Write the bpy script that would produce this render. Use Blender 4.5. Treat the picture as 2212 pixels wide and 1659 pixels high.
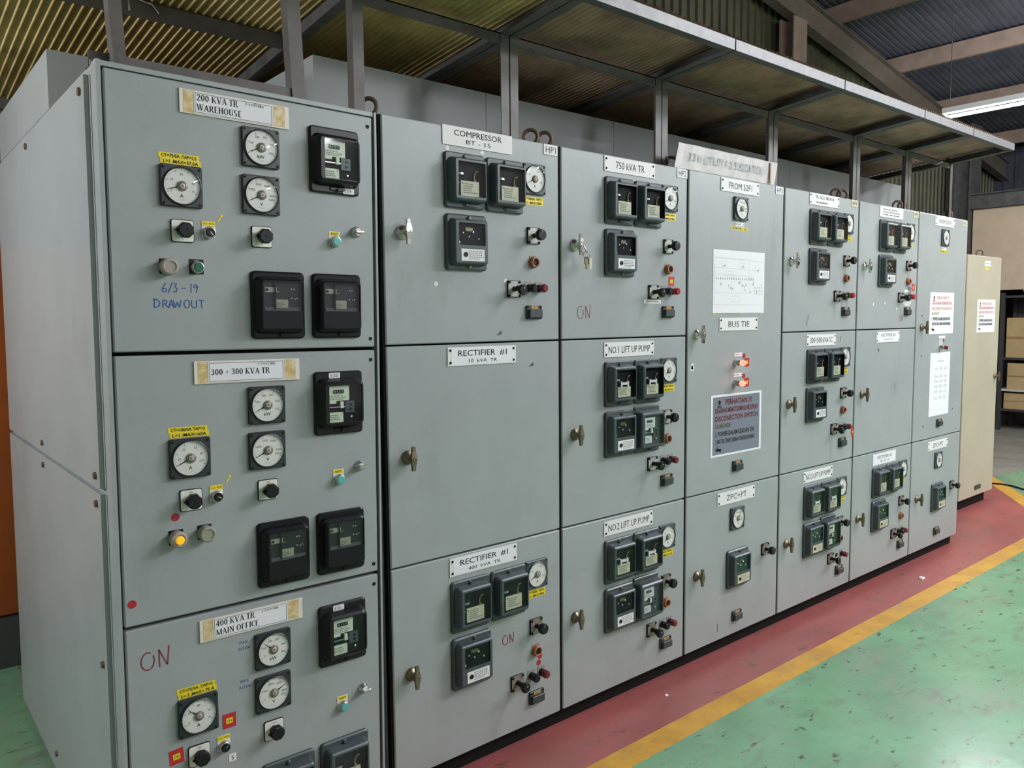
import bpy, math, random
from mathutils import Vector, Matrix
random.seed(7)
for o in list(bpy.data.objects): bpy.data.objects.remove(o)
sc = bpy.context.scene
COL = sc.collection
pi = math.pi

# ------------------------------------------------------------------ camera
cam = bpy.data.cameras.new('camera'); cam.sensor_width = 36.0; cam.lens = 1699.46/2212*36.0
cam.clip_start = .05; cam.clip_end = 200
co = bpy.data.objects.new('camera', cam); COL.objects.link(co); sc.camera = co
yaw, pit, rol = .69568, -.08325, -.0091
fw = Vector((math.cos(pit)*math.sin(yaw), math.cos(pit)*math.cos(yaw), math.sin(pit)))
rt = Vector((math.cos(yaw), -math.sin(yaw), 0)); up = rt.cross(fw)
r2 = math.cos(rol)*rt+math.sin(rol)*up; u2 = -math.sin(rol)*rt+math.cos(rol)*up
M = Matrix((r2, u2, -fw)).transposed().to_4x4(); M.translation = Vector((-1.2947, -2.1879, 1.6275))
co.matrix_world = M

# ------------------------------------------------------------------ world, exposure
wd = bpy.data.worlds.new('world'); sc.world = wd; wd.use_nodes = True
wd.node_tree.nodes['Background'].inputs[0].default_value = (1.0, .985, .95, 1)
wd.node_tree.nodes['Background'].inputs[1].default_value = .55
vs = sc.view_settings; vs.view_transform = 'Standard'; vs.look = 'None'; vs.gamma = 1; vs.exposure = 0.16
try: vs.use_curve_mapping = False
except Exception: pass
TUBE = 520.0      # radiance of the fluorescent tubes

# ------------------------------------------------------------------ materials
MATS = {}
def mat(name, col, rough=.5, metal=0, spec=.5, var=0, vscale=6, col2=None, bump=0, bscale=200, emit=None, estr=0, coat=0):
    if name in MATS: return MATS[name]
    m = bpy.data.materials.new(name); m.use_nodes = True; nt = m.node_tree; b = nt.nodes['Principled BSDF']
    b.inputs['Base Color'].default_value = (*col, 1); b.inputs['Roughness'].default_value = rough
    b.inputs['Metallic'].default_value = metal; b.inputs['Specular IOR Level'].default_value = spec
    if coat: b.inputs['Coat Weight'].default_value = coat; b.inputs['Coat Roughness'].default_value = .08
    g = None
    if var or col2 or bump: g = nt.nodes.new('ShaderNodeNewGeometry')
    if var or col2:
        n = nt.nodes.new('ShaderNodeTexNoise'); n.inputs['Scale'].default_value = vscale; n.inputs['Detail'].default_value = 6; n.inputs['Roughness'].default_value = .62
        nt.links.new(g.outputs['Position'], n.inputs['Vector'])
        r = nt.nodes.new('ShaderNodeValToRGB'); c2 = col2 or tuple(c*(1-var) for c in col)
        r.color_ramp.elements[0].position = .38; r.color_ramp.elements[0].color = (*c2, 1)
        r.color_ramp.elements[1].position = .62; r.color_ramp.elements[1].color = (*col, 1)
        nt.links.new(n.outputs['Fac'], r.inputs['Fac']); nt.links.new(r.outputs['Color'], b.inputs['Base Color'])
    if bump:
        n = nt.nodes.new('ShaderNodeTexNoise'); n.inputs['Scale'].default_value = bscale; n.inputs['Detail'].default_value = 2
        nt.links.new(g.outputs['Position'], n.inputs['Vector'])
        bp = nt.nodes.new('ShaderNodeBump'); bp.inputs['Strength'].default_value = bump; bp.inputs['Distance'].default_value = .001
        nt.links.new(n.outputs['Fac'], bp.inputs['Height']); nt.links.new(bp.outputs['Normal'], b.inputs['Normal'])
    if emit: b.inputs['Emission Color'].default_value = (*emit, 1); b.inputs['Emission Strength'].default_value = estr
    MATS[name] = m; return m
def glassmat(name, tint=(1, 1, 1), gloss=.07):
    m = bpy.data.materials.new(name); m.use_nodes = True; nt = m.node_tree; nt.nodes.clear()
    o = nt.nodes.new('ShaderNodeOutputMaterial'); mx = nt.nodes.new('ShaderNodeMixShader'); t = nt.nodes.new('ShaderNodeBsdfTransparent'); g = nt.nodes.new('ShaderNodeBsdfGlossy')
    t.inputs[0].default_value = (*tint, 1); g.inputs['Roughness'].default_value = .04; mx.inputs[0].default_value = gloss
    nt.links.new(t.outputs[0], mx.inputs[1]); nt.links.new(g.outputs[0], mx.inputs[2]); nt.links.new(mx.outputs[0], o.inputs[0])
    MATS[name] = m; return m

PAINT = mat('blue_grey_paint', (.342, .362, .362), .36, spec=.38, col2=(.316, .336, .336), vscale=3.5, bump=.16, bscale=260)
# wear and grime stains in the paint, with a shape of their own
def stain(m, col, scale, lo, hi, seedv, amt=.55):
    nt = m.node_tree; b = nt.nodes['Principled BSDF']; src = b.inputs['Base Color'].links[0].from_socket
    g = nt.nodes.new('ShaderNodeNewGeometry'); mp = nt.nodes.new('ShaderNodeMapping'); mp.inputs['Location'].default_value = seedv; mp.inputs['Scale'].default_value = scale
    n = nt.nodes.new('ShaderNodeTexNoise'); n.inputs['Scale'].default_value = 1; n.inputs['Detail'].default_value = 7; n.inputs['Roughness'].default_value = .65
    r = nt.nodes.new('ShaderNodeMapRange'); r.inputs[1].default_value = lo; r.inputs[2].default_value = hi; r.inputs[4].default_value = amt
    mx = nt.nodes.new('ShaderNodeMix'); mx.data_type = 'RGBA'; mx.inputs[7].default_value = (*col, 1)
    nt.links.new(g.outputs['Position'], mp.inputs[0]); nt.links.new(mp.outputs[0], n.inputs['Vector']); nt.links.new(n.outputs['Fac'], r.inputs[0])
    nt.links.new(r.outputs[0], mx.inputs[0]); nt.links.new(src, mx.inputs[6]); nt.links.new(mx.outputs[2], b.inputs['Base Color'])
stain(PAINT, (.17, .165, .145), (3, 3, 1.2), .58, .85, (3, 1, 2))
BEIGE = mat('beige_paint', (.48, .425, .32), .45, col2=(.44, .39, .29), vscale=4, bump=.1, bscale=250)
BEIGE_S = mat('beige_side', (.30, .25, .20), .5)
FRAME = mat('grey_steel_angle', (.115, .100, .094), .5, metal=.1, col2=(.085, .075, .07), vscale=14)
FRAME_D = mat('dark_and_shaded_steel', (.07, .07, .07), .5, metal=.2, col2=(.11, .105, .1), vscale=10)
STRIP = mat('galvanised_strip', (.135, .125, .13), .5, metal=.1, col2=(.10, .095, .10), vscale=30)
SHEET = mat('olive_corrugated_sheet', (.76, .56, .25), .5, metal=.0, col2=(.50, .36, .15), vscale=5)
SHEET2 = mat('brown_corrugated_sheet', (.54, .35, .25), .38, metal=.1, col2=(.33, .21, .15), vscale=5)
BLK = mat('black_plastic', (.009, .009, .010), .34, spec=.3)
BLKP = mat('black_plinth', (.007, .007, .007), .7, spec=.15)
GAPSH = mat('dark_gap_shade', (.008, .008, .008), .8, spec=.1)  # near-black that paints the shade inside the gaps
BEZ = mat('dark_green_black_bezel', (.022, .028, .030), .35)
RGREY = mat('relay_grey_paint', (.062, .078, .086), .36, col2=(.05, .063, .07), vscale=30)
RDUST = mat('relay_interior', (.006, .006, .009), .6, spec=.1)
RGREEN = mat('relay_interior_green', (.012, .035, .024), .4)
DIAL = mat('dial_white', (.78, .74, .70), .4)
INK = mat('black_ink', (.012, .012, .012), .6, spec=.15)
GREYINK = mat('grey_ink', (.17, .17, .17), .6, spec=.15)
FADE = mat('faded_ink', (.42, .42, .43), .6, spec=.15)
REDINK = mat('red_print', (.13, .025, .035), .6, spec=.2)
PINKINK = mat('pale_red_print', (.75, .38, .36), .5)
OLIVEINK = mat('olive_print', (.11, .10, .045), .6, spec=.2)
TANINK = mat('tan_print', (.55, .50, .36), .5)
WHITE = mat('white_plate', (.74, .72, .72), .5, spec=.25)
PAPER = mat('white_paper', (.76, .75, .78), .7, spec=.15)
PAPERG = mat('grey_laminate_reflection', (.19, .20, .25), .3)  # dark reflection in the laminate, painted as the sheet's grey
CREAM = mat('cream_label', (.62, .58, .40), .5, col2=(.56, .52, .36), vscale=60)
CREAM2 = mat('pale_cream_plate', (.72, .74, .58), .4)
GLUE = mat('brown_glue_residue', (.55, .36, .12), .5, col2=(.70, .58, .38), vscale=45)
PLAST = mat('translucent_backing', (.72, .66, .58), .4)
YEL = mat('yellow_tape', (.80, .62, .02), .4)
REDP = mat('red_tag', (.50, .02, .03), .4)
ORANGE = mat('orange_ring', (.42, .13, .04), .45, col2=(.30, .09, .03), vscale=60)
DKRED = mat('dark_red_knob', (.16, .012, .02), .3)
REDLIT = mat('lit_red_lens', (.8, .05, .05), .3, emit=(1, .10, .07), estr=5.0)
YELLIT = mat('lit_amber_lens', (.9, .5, .02), .3, emit=(1, .55, .02), estr=.35)
CHROME = mat('chrome', (.62, .60, .56), .18, metal=1)
BRONZE = mat('tarnished_bronze', (.20, .165, .11), .38, metal=.8)
GREENB = mat('green_button', (.0, .12, .06), .35)
TEAL = mat('teal_button', (.10, .42, .40), .35)
TAUPE = mat('grey_rubber_cap', (.34, .29, .26), .6)
OLCAP = mat('olive_rubber_cap', (.28, .28, .21), .6)
RUST = mat('rusty_steel', (.16, .11, .08), .6, metal=.3)
SILV = mat('silver_metal', (.55, .54, .52), .3, metal=1)
AMB = mat('amber_coil', (.30, .18, .06), .5)
BLUEMK = mat('blue_marker', (.03, .09, .30), .6)
REDMK = mat('red_marker', (.22, .03, .06), .6)
CHIP = mat('bare_chip', (.06, .06, .06), .6)
CHIPW = mat('white_chip', (.72, .70, .66), .6)
GLASS = glassmat('window_glass', (.93, .95, .95), .022)
SMOKE = glassmat('smoked_cover', (.82, .83, .85), .03)

# ------------------------------------------------------------------ mesh builder
def rrect(w, h, r, n=4, cx=0, cz=0):
    pts = []
    for (sx, sz, a0) in ((1, -1, -90), (1, 1, 0), (-1, 1, 90), (-1, -1, 180)):
        for i in range(n+1):
            a = math.radians(a0+90*i/n); pts.append((cx+sx*(w/2-r)+r*math.cos(a), cz+sz*(h/2-r)+r*math.sin(a)))
    return pts
TXT = {}
def textgeo(s, bold):
    k = (s, bold)
    if k in TXT: return TXT[k]
    cu = bpy.data.curves.new('t', 'FONT'); cu.body = s; cu.size = 1; cu.resolution_u = 2; cu.offset = bold; cu.align_x = 'LEFT'
    ob = bpy.data.objects.new('t', cu)
    me = bpy.data.meshes.new_from_object(ob)
    v = [(p.co.x, p.co.y) for p in me.vertices]; f = [tuple(q.vertices) for q in me.polygons]
    bpy.data.objects.remove(ob); bpy.data.curves.remove(cu); bpy.data.meshes.remove(me)
    x0 = min(p[0] for p in v); x1 = max(p[0] for p in v); y0 = min(p[1] for p in v); y1 = max(p[1] for p in v)
    TXT[k] = (v, f, x0, x1, y0, y1); return TXT[k]
class MB:
    def __init__(s): s.v = []; s.f = []; s.m = []; s.sm = []; s.mats = []
    def mi(s, m):
        if m not in s.mats: s.mats.append(m)
        return s.mats.index(m)
    def add(s, vs, fs, m, smooth=False):
        b = len(s.v); s.v += [tuple(p) for p in vs]; k = s.mi(m)
        for f in fs: s.f.append([b+i for i in f]); s.m.append(k); s.sm.append(smooth)
    def box(s, x0, x1, y0, y1, z0, z1, m):
        s.add([(x, y, z) for x in (x0, x1) for y in (y0, y1) for z in (z0, z1)],
              [(0, 1, 3, 2), (4, 6, 7, 5), (0, 4, 5, 1), (2, 3, 7, 6), (0, 2, 6, 4), (1, 5, 7, 3)], m)
    def loft(s, rings, m, cap0=False, cap1=True, smooth=False):
        n = len(rings[0]); vs = [p for r in rings for p in r]; fs = []
        for k in range(len(rings)-1):
            for i in range(n): j = (i+1) % n; fs.append((k*n+i, k*n+j, (k+1)*n+j, (k+1)*n+i))
        s.add(vs, fs, m, smooth)
        if cap1: s.add(rings[-1], [tuple(range(n))], m)
        if cap0: s.add(rings[0], [tuple(reversed(range(n)))], m)
    def plate(s, w, h, r, yb, yf, m, b=.002, cx=0, cz=0, n=3):
        o = rrect(w, h, r, n, cx, cz); i = rrect(w-2*b, h-2*b, max(r-b, .0005), n, cx, cz)
        s.loft([[(x, yb, z) for x, z in o], [(x, yf+b, z) for x, z in o], [(x, yf, z) for x, z in i]], m, cap0=True)
    def case(s, w, h, r, yb, yf, win, m, mi, depth, b=.004, cz=0, taper=.006, n=3):
        wx, wz, ww, wh = win; wr = .004
        o0 = rrect(w+2*taper, h+2*taper, r+taper, n, 0, cz); o = rrect(w, h, r, n, 0, cz); i = rrect(w-2*b, h-2*b, max(r-b, .001), n, 0, cz); q = rrect(ww, wh, wr, n, wx, wz)
        s.loft([[(x, yb, z) for x, z in o0], [(x, yf+b, z) for x, z in o], [(x, yf, z) for x, z in i], [(x, yf, z) for x, z in q], [(x, yf+.004, z) for x, z in q]], m, cap1=False)
        s.loft([[(x, yf+.004, z) for x, z in q], [(x, yf+depth, z) for x, z in q]], mi)
    def cyl(s, p0, p1, r0, r1, m, n=12, cap0=True, cap1=True, smooth=True):
        p0 = Vector(p0); p1 = Vector(p1); d = (p1-p0).normalized(); a = d.orthogonal().normalized(); c = d.cross(a)
        R = lambda p, r: [tuple(p+r*(math.cos(2*pi*i/n)*a+math.sin(2*pi*i/n)*c)) for i in range(n)]
        s.loft([R(p0, r0), R(p1, r1)], m, False, False, smooth)
        if cap1: s.add(R(p1, r1), [tuple(range(n))], m)
        if cap0: s.add(R(p0, r0), [tuple(reversed(range(n)))], m)
    def lathe(s, prof, m, n=16, c=(0, 0, 0), smooth=True):   # axis -y, profile (radius, depth out)
        rings = [[(c[0]+r*math.cos(2*pi*i/n), c[1]-d, c[2]+r*math.sin(2*pi*i/n)) for i in range(n)] for r, d in prof]
        s.loft(rings, m, False, True, smooth)
    def tube(s, pts, r, m, n=6, smooth=True):
        pts = [Vector(p) for p in pts]; rings = []
        for k, p in enumerate(pts):
            d = (pts[min(k+1, len(pts)-1)]-pts[max(k-1, 0)]).normalized(); a = d.cross(Vector((.31, .2, .93))).normalized(); c = d.cross(a)
            rings.append([tuple(p+r*(math.cos(2*pi*i/n)*a+math.sin(2*pi*i/n)*c)) for i in range(n)])
        s.loft(rings, m, True, True, smooth)
    def torus(s, c, R, r, ax, m, n=20, k=8):
        ax = Vector(ax).normalized(); a = ax.orthogonal().normalized(); b = ax.cross(a); c = Vector(c); vs = []; fs = []
        for i in range(n):
            t = 2*pi*i/n; e = math.cos(t)*a+math.sin(t)*b
            for j in range(k): q = 2*pi*j/k; vs.append(c+e*(R+r*math.cos(q))+ax*r*math.sin(q))
        for i in range(n):
            for j in range(k): fs.append((i*k+j, ((i+1) % n)*k+j, ((i+1) % n)*k+(j+1) % k, i*k+(j+1) % k))
        s.add(vs, fs, m, True)
    def rect(s, x0, x1, z0, z1, y, m): s.add([(x0, y, z0), (x1, y, z0), (x1, y, z1), (x0, y, z1)], [(0, 1, 2, 3)], m)
    def slab(s, x0, x1, z0, z1, yb, yf, m): s.box(x0, x1, yf, yb, z0, z1, m)
    def disc(s, cx, cz, r, y, m, n=20, rz=None): s.add([(cx+r*math.cos(2*pi*i/n), y, cz+(rz or r)*math.sin(2*pi*i/n)) for i in range(n)], [tuple(range(n))], m)
    def ann(s, cx, cz, r0, r1, y, m, a0=0, a1=360, n=24, e0=1, e1=1):
        vs = []; fs = []
        for i in range(n+1):
            a = math.radians(a0+(a1-a0)*i/n); vs += [(cx+r0*math.cos(a), y, cz+r0*e0*math.sin(a)), (cx+r1*math.cos(a), y, cz+r1*e1*math.sin(a))]
        for i in range(n): fs.append((2*i, 2*i+1, 2*i+3, 2*i+2))
        s.add(vs, fs, m)
    def line(s, a, b, w, y, m):
        dx, dz = b[0]-a[0], b[1]-a[1]; L = math.hypot(dx, dz) or 1; nx, nz = -dz/L*w/2, dx/L*w/2
        s.add([(a[0]+nx, y, a[1]+nz), (a[0]-nx, y, a[1]-nz), (b[0]-nx, y, b[1]-nz), (b[0]+nx, y, b[1]+nz)], [(0, 1, 2, 3)], m)
    def strokes(s, polys, w, y, m):
        for k, pl in enumerate(polys):
            for i, (a, b) in enumerate(zip(pl, pl[1:])): s.line(a, b, w, y-.00002*(i % 3), m)
    def text(s, t, cx, cz, h, y, m, width=None, bold=0.0, align='C', maxw=None):
        v, f, x0, x1, y0, y1 = textgeo(t, bold); sy = h/.70; sx = sy
        if width: sx = width/(x1-x0)
        elif maxw and (x1-x0)*sx > maxw: sx = maxw/(x1-x0)
        ox = cx-(x0+x1)/2*sx if align == 'C' else cx-x0*sx
        oz = cz-.35*sy
        s.add([(ox+p[0]*sx, y, oz+p[1]*sy) for p in v], f, m)
    def build(s, name):
        me = bpy.data.meshes.new(name); me.from_pydata(s.v, [], s.f)
        for m in s.mats: me.materials.append(m)
        me.polygons.foreach_set('material_index', s.m); me.polygons.foreach_set('use_smooth', s.sm); me.update()
        return me
def obj(name, me, parent=None, loc=(0, 0, 0), label=None, rot=None):
    if isinstance(me, MB): me = me.build(name)
    o = bpy.data.objects.new(name, me); COL.objects.link(o); o.location = loc
    if rot: o.rotation_euler = rot
    if parent: o.parent = parent
    if label: o['label'] = label
    return o
def thing(name, label, cat, loc=(0, 0, 0), group=None, me=None, rotz=0):
    if isinstance(me, MB): me = me.build(name)
    o = bpy.data.objects.new(name, me); COL.objects.link(o); o.location = loc; o.rotation_euler = (0, 0, rotz)
    o['label'] = label; o['category'] = cat
    if group: o['group'] = group
    return o
def struct(name, me, label=None, parent=None):
    o = obj(name, me, parent)
    if not parent: o['kind'] = 'structure'
    if label: o['label'] = label
    return o
def place(proto, parent, loc, label=None):
    """proto = (name, mesh, [(subname, mesh), ...]); shared mesh data, one object each."""
    o = obj(proto[0], proto[1], parent, loc, label)
    for n, me in proto[2]: obj(n, me, o)
    return o

# ------------------------------------------------------------------ serif stroke lettering
def serif(mb, t, x, z, h, y, m, k=1.0):
    """draws t with its lower left corner at (x, z); cap height h. thick verticals, thin horizontals, serifs."""
    T, N = .15, .065
    def V(cx, a, b, w=T, s0=True, s1=True):
        mb.rect(X(cx-w/2), X(cx+w/2), z+a*h, z+b*h, y, m)
        if s0: mb.rect(X(cx-w/2-.09), X(cx+w/2+.09), z+a*h, z+(a+.05)*h, y-.00002, m)
        if s1: mb.rect(X(cx-w/2-.09), X(cx+w/2+.09), z+(b-.05)*h, z+b*h, y-.00002, m)
    def Hh(a, b, c, w=N): mb.rect(X(a), X(b), z+(c-w/2)*h, z+(c+w/2)*h, y-.00001, m)
    def D(a, b, w):
        dx = w/2
        mb.add([(X(a[0]-dx), y-.00003, z+a[1]*h), (X(a[0]+dx), y-.00003, z+a[1]*h), (X(b[0]+dx), y-.00003, z+b[1]*h), (X(b[0]-dx), y-.00003, z+b[1]*h)], [(0, 1, 2, 3)], m)
    def S(cx, zz): mb.rect(X(cx-.15), X(cx+.15), z+zz*h, z+(zz+.05)*h, y-.00004, m)
    def E(cx, cz, rx, ry, a0=0, a1=360):
        vs = []; fs = []; n = 16
        for i in range(n+1):
            a = math.radians(a0+(a1-a0)*i/n); c_, s_ = math.cos(a), math.sin(a)
            vs += [(X(cx+(rx-T)*c_), y-.00005, z+(cz+(ry-N)*s_)*h), (X(cx+rx*c_), y-.00005, z+(cz+ry*s_)*h)]
        for i in range(n): fs.append((2*i, 2*i+1, 2*i+3, 2*i+2))
        mb.add(vs, fs, m)
    W = {' ': .35, 'I': .42, '-': .4, '1': .5, 'W': 1.12, 'M': 1.02, 'H': .85, 'K': .85, 'O': .86, 'R': .82, 'U': .84, 'N': .86, 'A': .84, 'V': .84}
    for c in t:
        X = lambda q: x+q*h*k
        w = W.get(c, .68)
        if c == '0': E(.32, .5, .28, .5)
        elif c == '2': E(.3, .7, .27, .3, -30, 170); D((.12, .03), (.46, .58), .12); Hh(.05, .58, .05, .1)
        elif c == '3': E(.28, .74, .26, .26, -90, 160); E(.28, .27, .28, .27, -160, 90)
        elif c == '4': V(.42, 0, 1, T, True, False); Hh(.03, .6, .3); D((.06, .3), (.4, .98), .07)
        elif c == '6': E(.32, .3, .27, .3); E(.36, .5, .31, .5, 100, 200)
        elif c == '1': V(.25, 0, 1, T, True, False); D((.08, .8), (.22, .98), .08)
        elif c == '9': E(.32, .7, .27, .3); E(.28, .5, .31, .5, -80, 20)
        elif c == '5': Hh(.12, .5, .95, .1); D((.14, .52), (.14, .98), .07); E(.27, .31, .28, .31, -160, 120)
        elif c == '+': Hh(.08, .6, .45); mb.rect(X(.31), X(.37), z+.2*h, z+.7*h, y, m)
        elif c == '-': Hh(.05, .33, .4, .08)
        elif c == 'K': V(.18, 0, 1); D((.68, .02), (.34, .56), .14); D((.24, .42), (.64, .97), .06); S(.68, 0); S(.62, .95)
        elif c == 'V': D((.40, 0), (.14, .97), .14); D((.42, 0), (.68, .97), .06); S(.14, .95); S(.68, .95)
        elif c == 'A': D((.12, .02), (.40, .98), .06); D((.70, .02), (.42, .98), .14); Hh(.24, .6, .33); S(.12, 0); S(.70, 0)
        elif c == 'T': V(.33, 0, 1, T, True, False); Hh(.03, .63, .965); mb.rect(X(.03), X(.07), z+.8*h, z+h, y, m); mb.rect(X(.59), X(.63), z+.8*h, z+h, y, m)
        elif c == 'R': V(.18, 0, 1); E(.38, .74, .28, .26, -90, 90); Hh(.2, .4, .965); Hh(.2, .4, .51); D((.70, .02), (.42, .5), .14); S(.70, 0)
        elif c == 'P': V(.18, 0, 1); E(.38, .74, .28, .26, -90, 90); Hh(.2, .4, .965); Hh(.2, .4, .51)
        elif c == 'W': D((.32, 0), (.12, .97), .13); D((.34, 0), (.56, .97), .06); D((.76, 0), (.54, .97), .13); D((.78, 0), (.98, .97), .06); S(.12, .95); S(.56, .95); S(.98, .95)
        elif c == 'E' or c == 'F':
            V(.18, 0, 1); Hh(.2, .6, .965); Hh(.2, .48, .5)
            if c == 'E': Hh(.2, .62, .035)
        elif c == 'H': V(.18, 0, 1); V(.66, 0, 1); Hh(.2, .66, .5)
        elif c == 'O': E(.42, .5, .38, .5)
        elif c == 'C': E(.38, .5, .35, .5, 45, 315)
        elif c == 'U': V(.18, .3, 1, T, False, True); V(.64, .3, 1, .07, False, True); E(.41, .3, .305, .3, 180, 360)
        elif c == 'S': E(.31, .74, .26, .26, 40, 270); E(.31, .27, .27, .27, -140, 90)
        elif c == 'M': V(.14, 0, 1, .07); V(.86, 0, 1, T); D((.5, .02), (.16, .97), .13); D((.5, .02), (.84, .97), .06)
        elif c == 'I': V(.2, 0, 1)
        elif c == 'N': V(.16, 0, 1, .07); V(.68, 0, 1, .07, False, True); D((.68, .0), (.18, .97), .14)
        elif c == 'Y': V(.38, 0, .48, T, True, False); D((.38, .42), (.12, .97), .13); D((.38, .42), (.64, .97), .06); S(.12, .95); S(.64, .95)
        x += w*h*k
    return x

# ------------------------------------------------------------------ instrument prototypes (shared meshes)
HUB = mat('needle_hub', (.22, .18, .15), .35)
GCACHE = {}
def gauge(unit, labels, needle, hp=False, name='gauge'):
    key = (unit, tuple(labels), needle, hp)
    if key in GCACHE: return GCACHE[key]
    w = .108; bz = MB(); bm = RGREY if hp else BEZ
    bz.plate(w, w, .005, 0, -.011, bm, .002)
    bz.lathe([(.0505, .010), (.0505, .0145), (.0478, .0165), (.0468, .0165), (.0468, .0115)], bm, 32)
    for sx in (-1, 1):
        for sz in (-1, 1): bz.lathe([(.0035, .010), (.0035, .013), (.002, .0135)], BLK, 8, (sx*.0465, 0, sz*.0465))
    dl = MB(); dl.disc(0, 0, .0466, -.0120, DIAL, 36)
    y = -.0124; a0, a1 = 206, -27
    for i in range(41):
        a = math.radians(a0+(a1-a0)*i/40); big = i % 8 == 0; mid = i % 4 == 0; r0 = .037 if big else (.039 if mid else .041)
        dl.line((r0*math.cos(a), r0*math.sin(a)), (.0435*math.cos(a), .0435*math.sin(a)), .0010 if big else .0005, y, INK)
    for t, a in labels:
        ar = math.radians(a); dl.text(t, .0305*math.cos(ar), .0305*math.sin(ar), .0062, y, GREYINK, maxw=.017)
    dl.text(unit, -.002, -.0255, .0095, y, INK, bold=.01)
    dl.text('~', -.015, -.026, .003, y, GREYINK); dl.text('1', .013, -.026, .003, y, GREYINK)
    dl.rect(-.013, .011, -.0355, -.0350, y, FADE); dl.rect(-.006, .004, -.0385, -.0380, y, FADE)
    nd = MB(); a = math.radians(needle); c, s = math.cos(a), math.sin(a); yy = -.0138
    P = lambda r, t: (r*c-t*s, yy, r*s+t*c)
    nd.add([P(.006, .0035), P(.006, -.0035), P(.020, -.0013), P(.0405, -.0004), P(.0405, .0004), P(.020, .0013)], [(0, 1, 2, 5), (5, 2, 3, 4)], INK)
    nd.lathe([(.0135, .0125), (.0135, .0148), (.0125, .0155), (.0065, .0155), (.0065, .0158)], HUB, 20)
    nd.lathe([(.0062, .0155), (.0060, .0163), (.0045, .0163)], DIAL, 14); nd.lathe([(.0042, .0160), (.0042, .0165)], HUB, 12)
    gl = MB(); gl.lathe([(.0468, .0162), (.036, .0178), (.018, .0188), (.004, .0190)], GLASS, 28)
    GCACHE[key] = (name, bz.build('gauge'), [('dial', dl.build('dial')), ('needle', nd.build('needle')), ('glass', gl.build('glass'))])
    return GCACHE[key]
KW = (('0', 205), ('100', 160), ('200', 113), ('300', 70), ('400', 20), ('500', -24))
VV = (('0', 205), ('1000', 155), ('2000', 108), ('3000', 60), ('4000', 0), ('4500', -22))
A75 = (('0', 205), ('20', 150), ('40', 92), ('60', 18), ('75', -24))
A100 = (('0', 205), ('20', 180), ('40', 125), ('60', 65), ('80', 20), ('100', -18))
AHP = (('0', 205), ('50', 150), ('150', 62), ('300', -20))
AL = (('10', 185), ('20', 140), ('30', 95), ('40', 45), ('60', -18))
LPRINT = [(.8, 3), (.55, 5), (.7, 7), (.35, 9), (.6, 11)]
def fineprint(mb, x0, x1, z0, z1, y, rows, m=GREYINK, seed=1):
    """small unreadable print as short dashes"""
    rnd = random.Random(seed); dz = (z1-z0)/rows
    for r in range(rows):
        x = x0; z = z1-(r+.5)*dz; L = x0+(x1-x0)*rnd.uniform(.5, 1)
        while x < L:
            w = rnd.uniform(.03, .12)*(x1-x0); mb.rect(x, min(x+w, x1), z-dz*.22, z+dz*.22, y, m); x += w+.025*(x1-x0)
def screw(mb, x, z, y, r=.0055, m=RGREY, L=.010): mb.lathe([(r*1.3, 0), (r*1.3, .003), (r, .003), (r, L-.001), (r*.8, L)], m, 10, (x, y, z))

def squash(pr, k=.80):
    for me in [pr[1]]+[q[1] for q in pr[2]]:
        for v in me.vertices: v.co.y *= k
    return pr
def relay_A(contact=False, green=False, dim=False):
    base = MB(); base.plate(.166, .184, .011, 0, -.014, RGREY, .004)
    base.plate(.062, .012, .004, -.014, -.019, RGREY, .002, .02, -.080)
    for z in (.080, -.080): screw(base, -.004 if z > 0 else .0, z, -.014)
    cv = MB(); cv.case(.136, .138, .010, -.014, -.056, (.004, .001, .114, .114), RGREY, RGREEN if green else RDUST, .020, .005)
    me = MB(); Y = -.0362
    me.cyl((-.036, Y-.001, .014), (-.036, Y-.001, .021), .014, .014, SILV if not green else RGREY, 16)
    me.tube([(.034+.014*math.cos(t), Y-.004, .012+.020*math.sin(t)) for t in [i*pi/7+pi*.45 for i in range(7)]], .0028, AMB, 5)
    me.box(.018, .030, Y-.003, Y, -.012, .002, AMB); me.box(-.050, -.044, Y-.005, Y, -.04, .0, RGREY); me.lathe([(.003, 0), (.003, .003)], SILV, 8, (-.046, Y-.003, -.012))
    if contact:
        me.box(-.022, .026, Y-.010, Y, -.004, .006, WHITE); me.box(-.022, -.014, Y-.011, Y, -.014, .010, WHITE); me.box(.018, .026, Y-.011, Y, -.014, .010, WHITE)
    lb = MB(); lb.slab(-.036, .040, -.054, -.004 if not contact else -.012, Y, Y-.006, CREAM); yl = Y-.0063
    fineprint(lb, -.026, .036, -.046, -.010 if not contact else -.017, yl, 5, GREYINK, 3); lb.disc(-.030, -.012 if not contact else -.019, .003, yl, GREYINK, 10); lb.disc(.029, -.042, .0065, yl, TANINK if not contact else CREAM2, 12)
    gl = MB(); gl.slab(-.053, .061, -.056, .058, -.0535, -.0545, GLASS)
    return ('overcurrent_relay', base.build('relay'), [('cover', cv.build('cover')), ('mechanism', me.build('mechanism')), ('rating_label', lb.build('rating_label')), ('window_pane', gl.build('window_pane'))])
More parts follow.
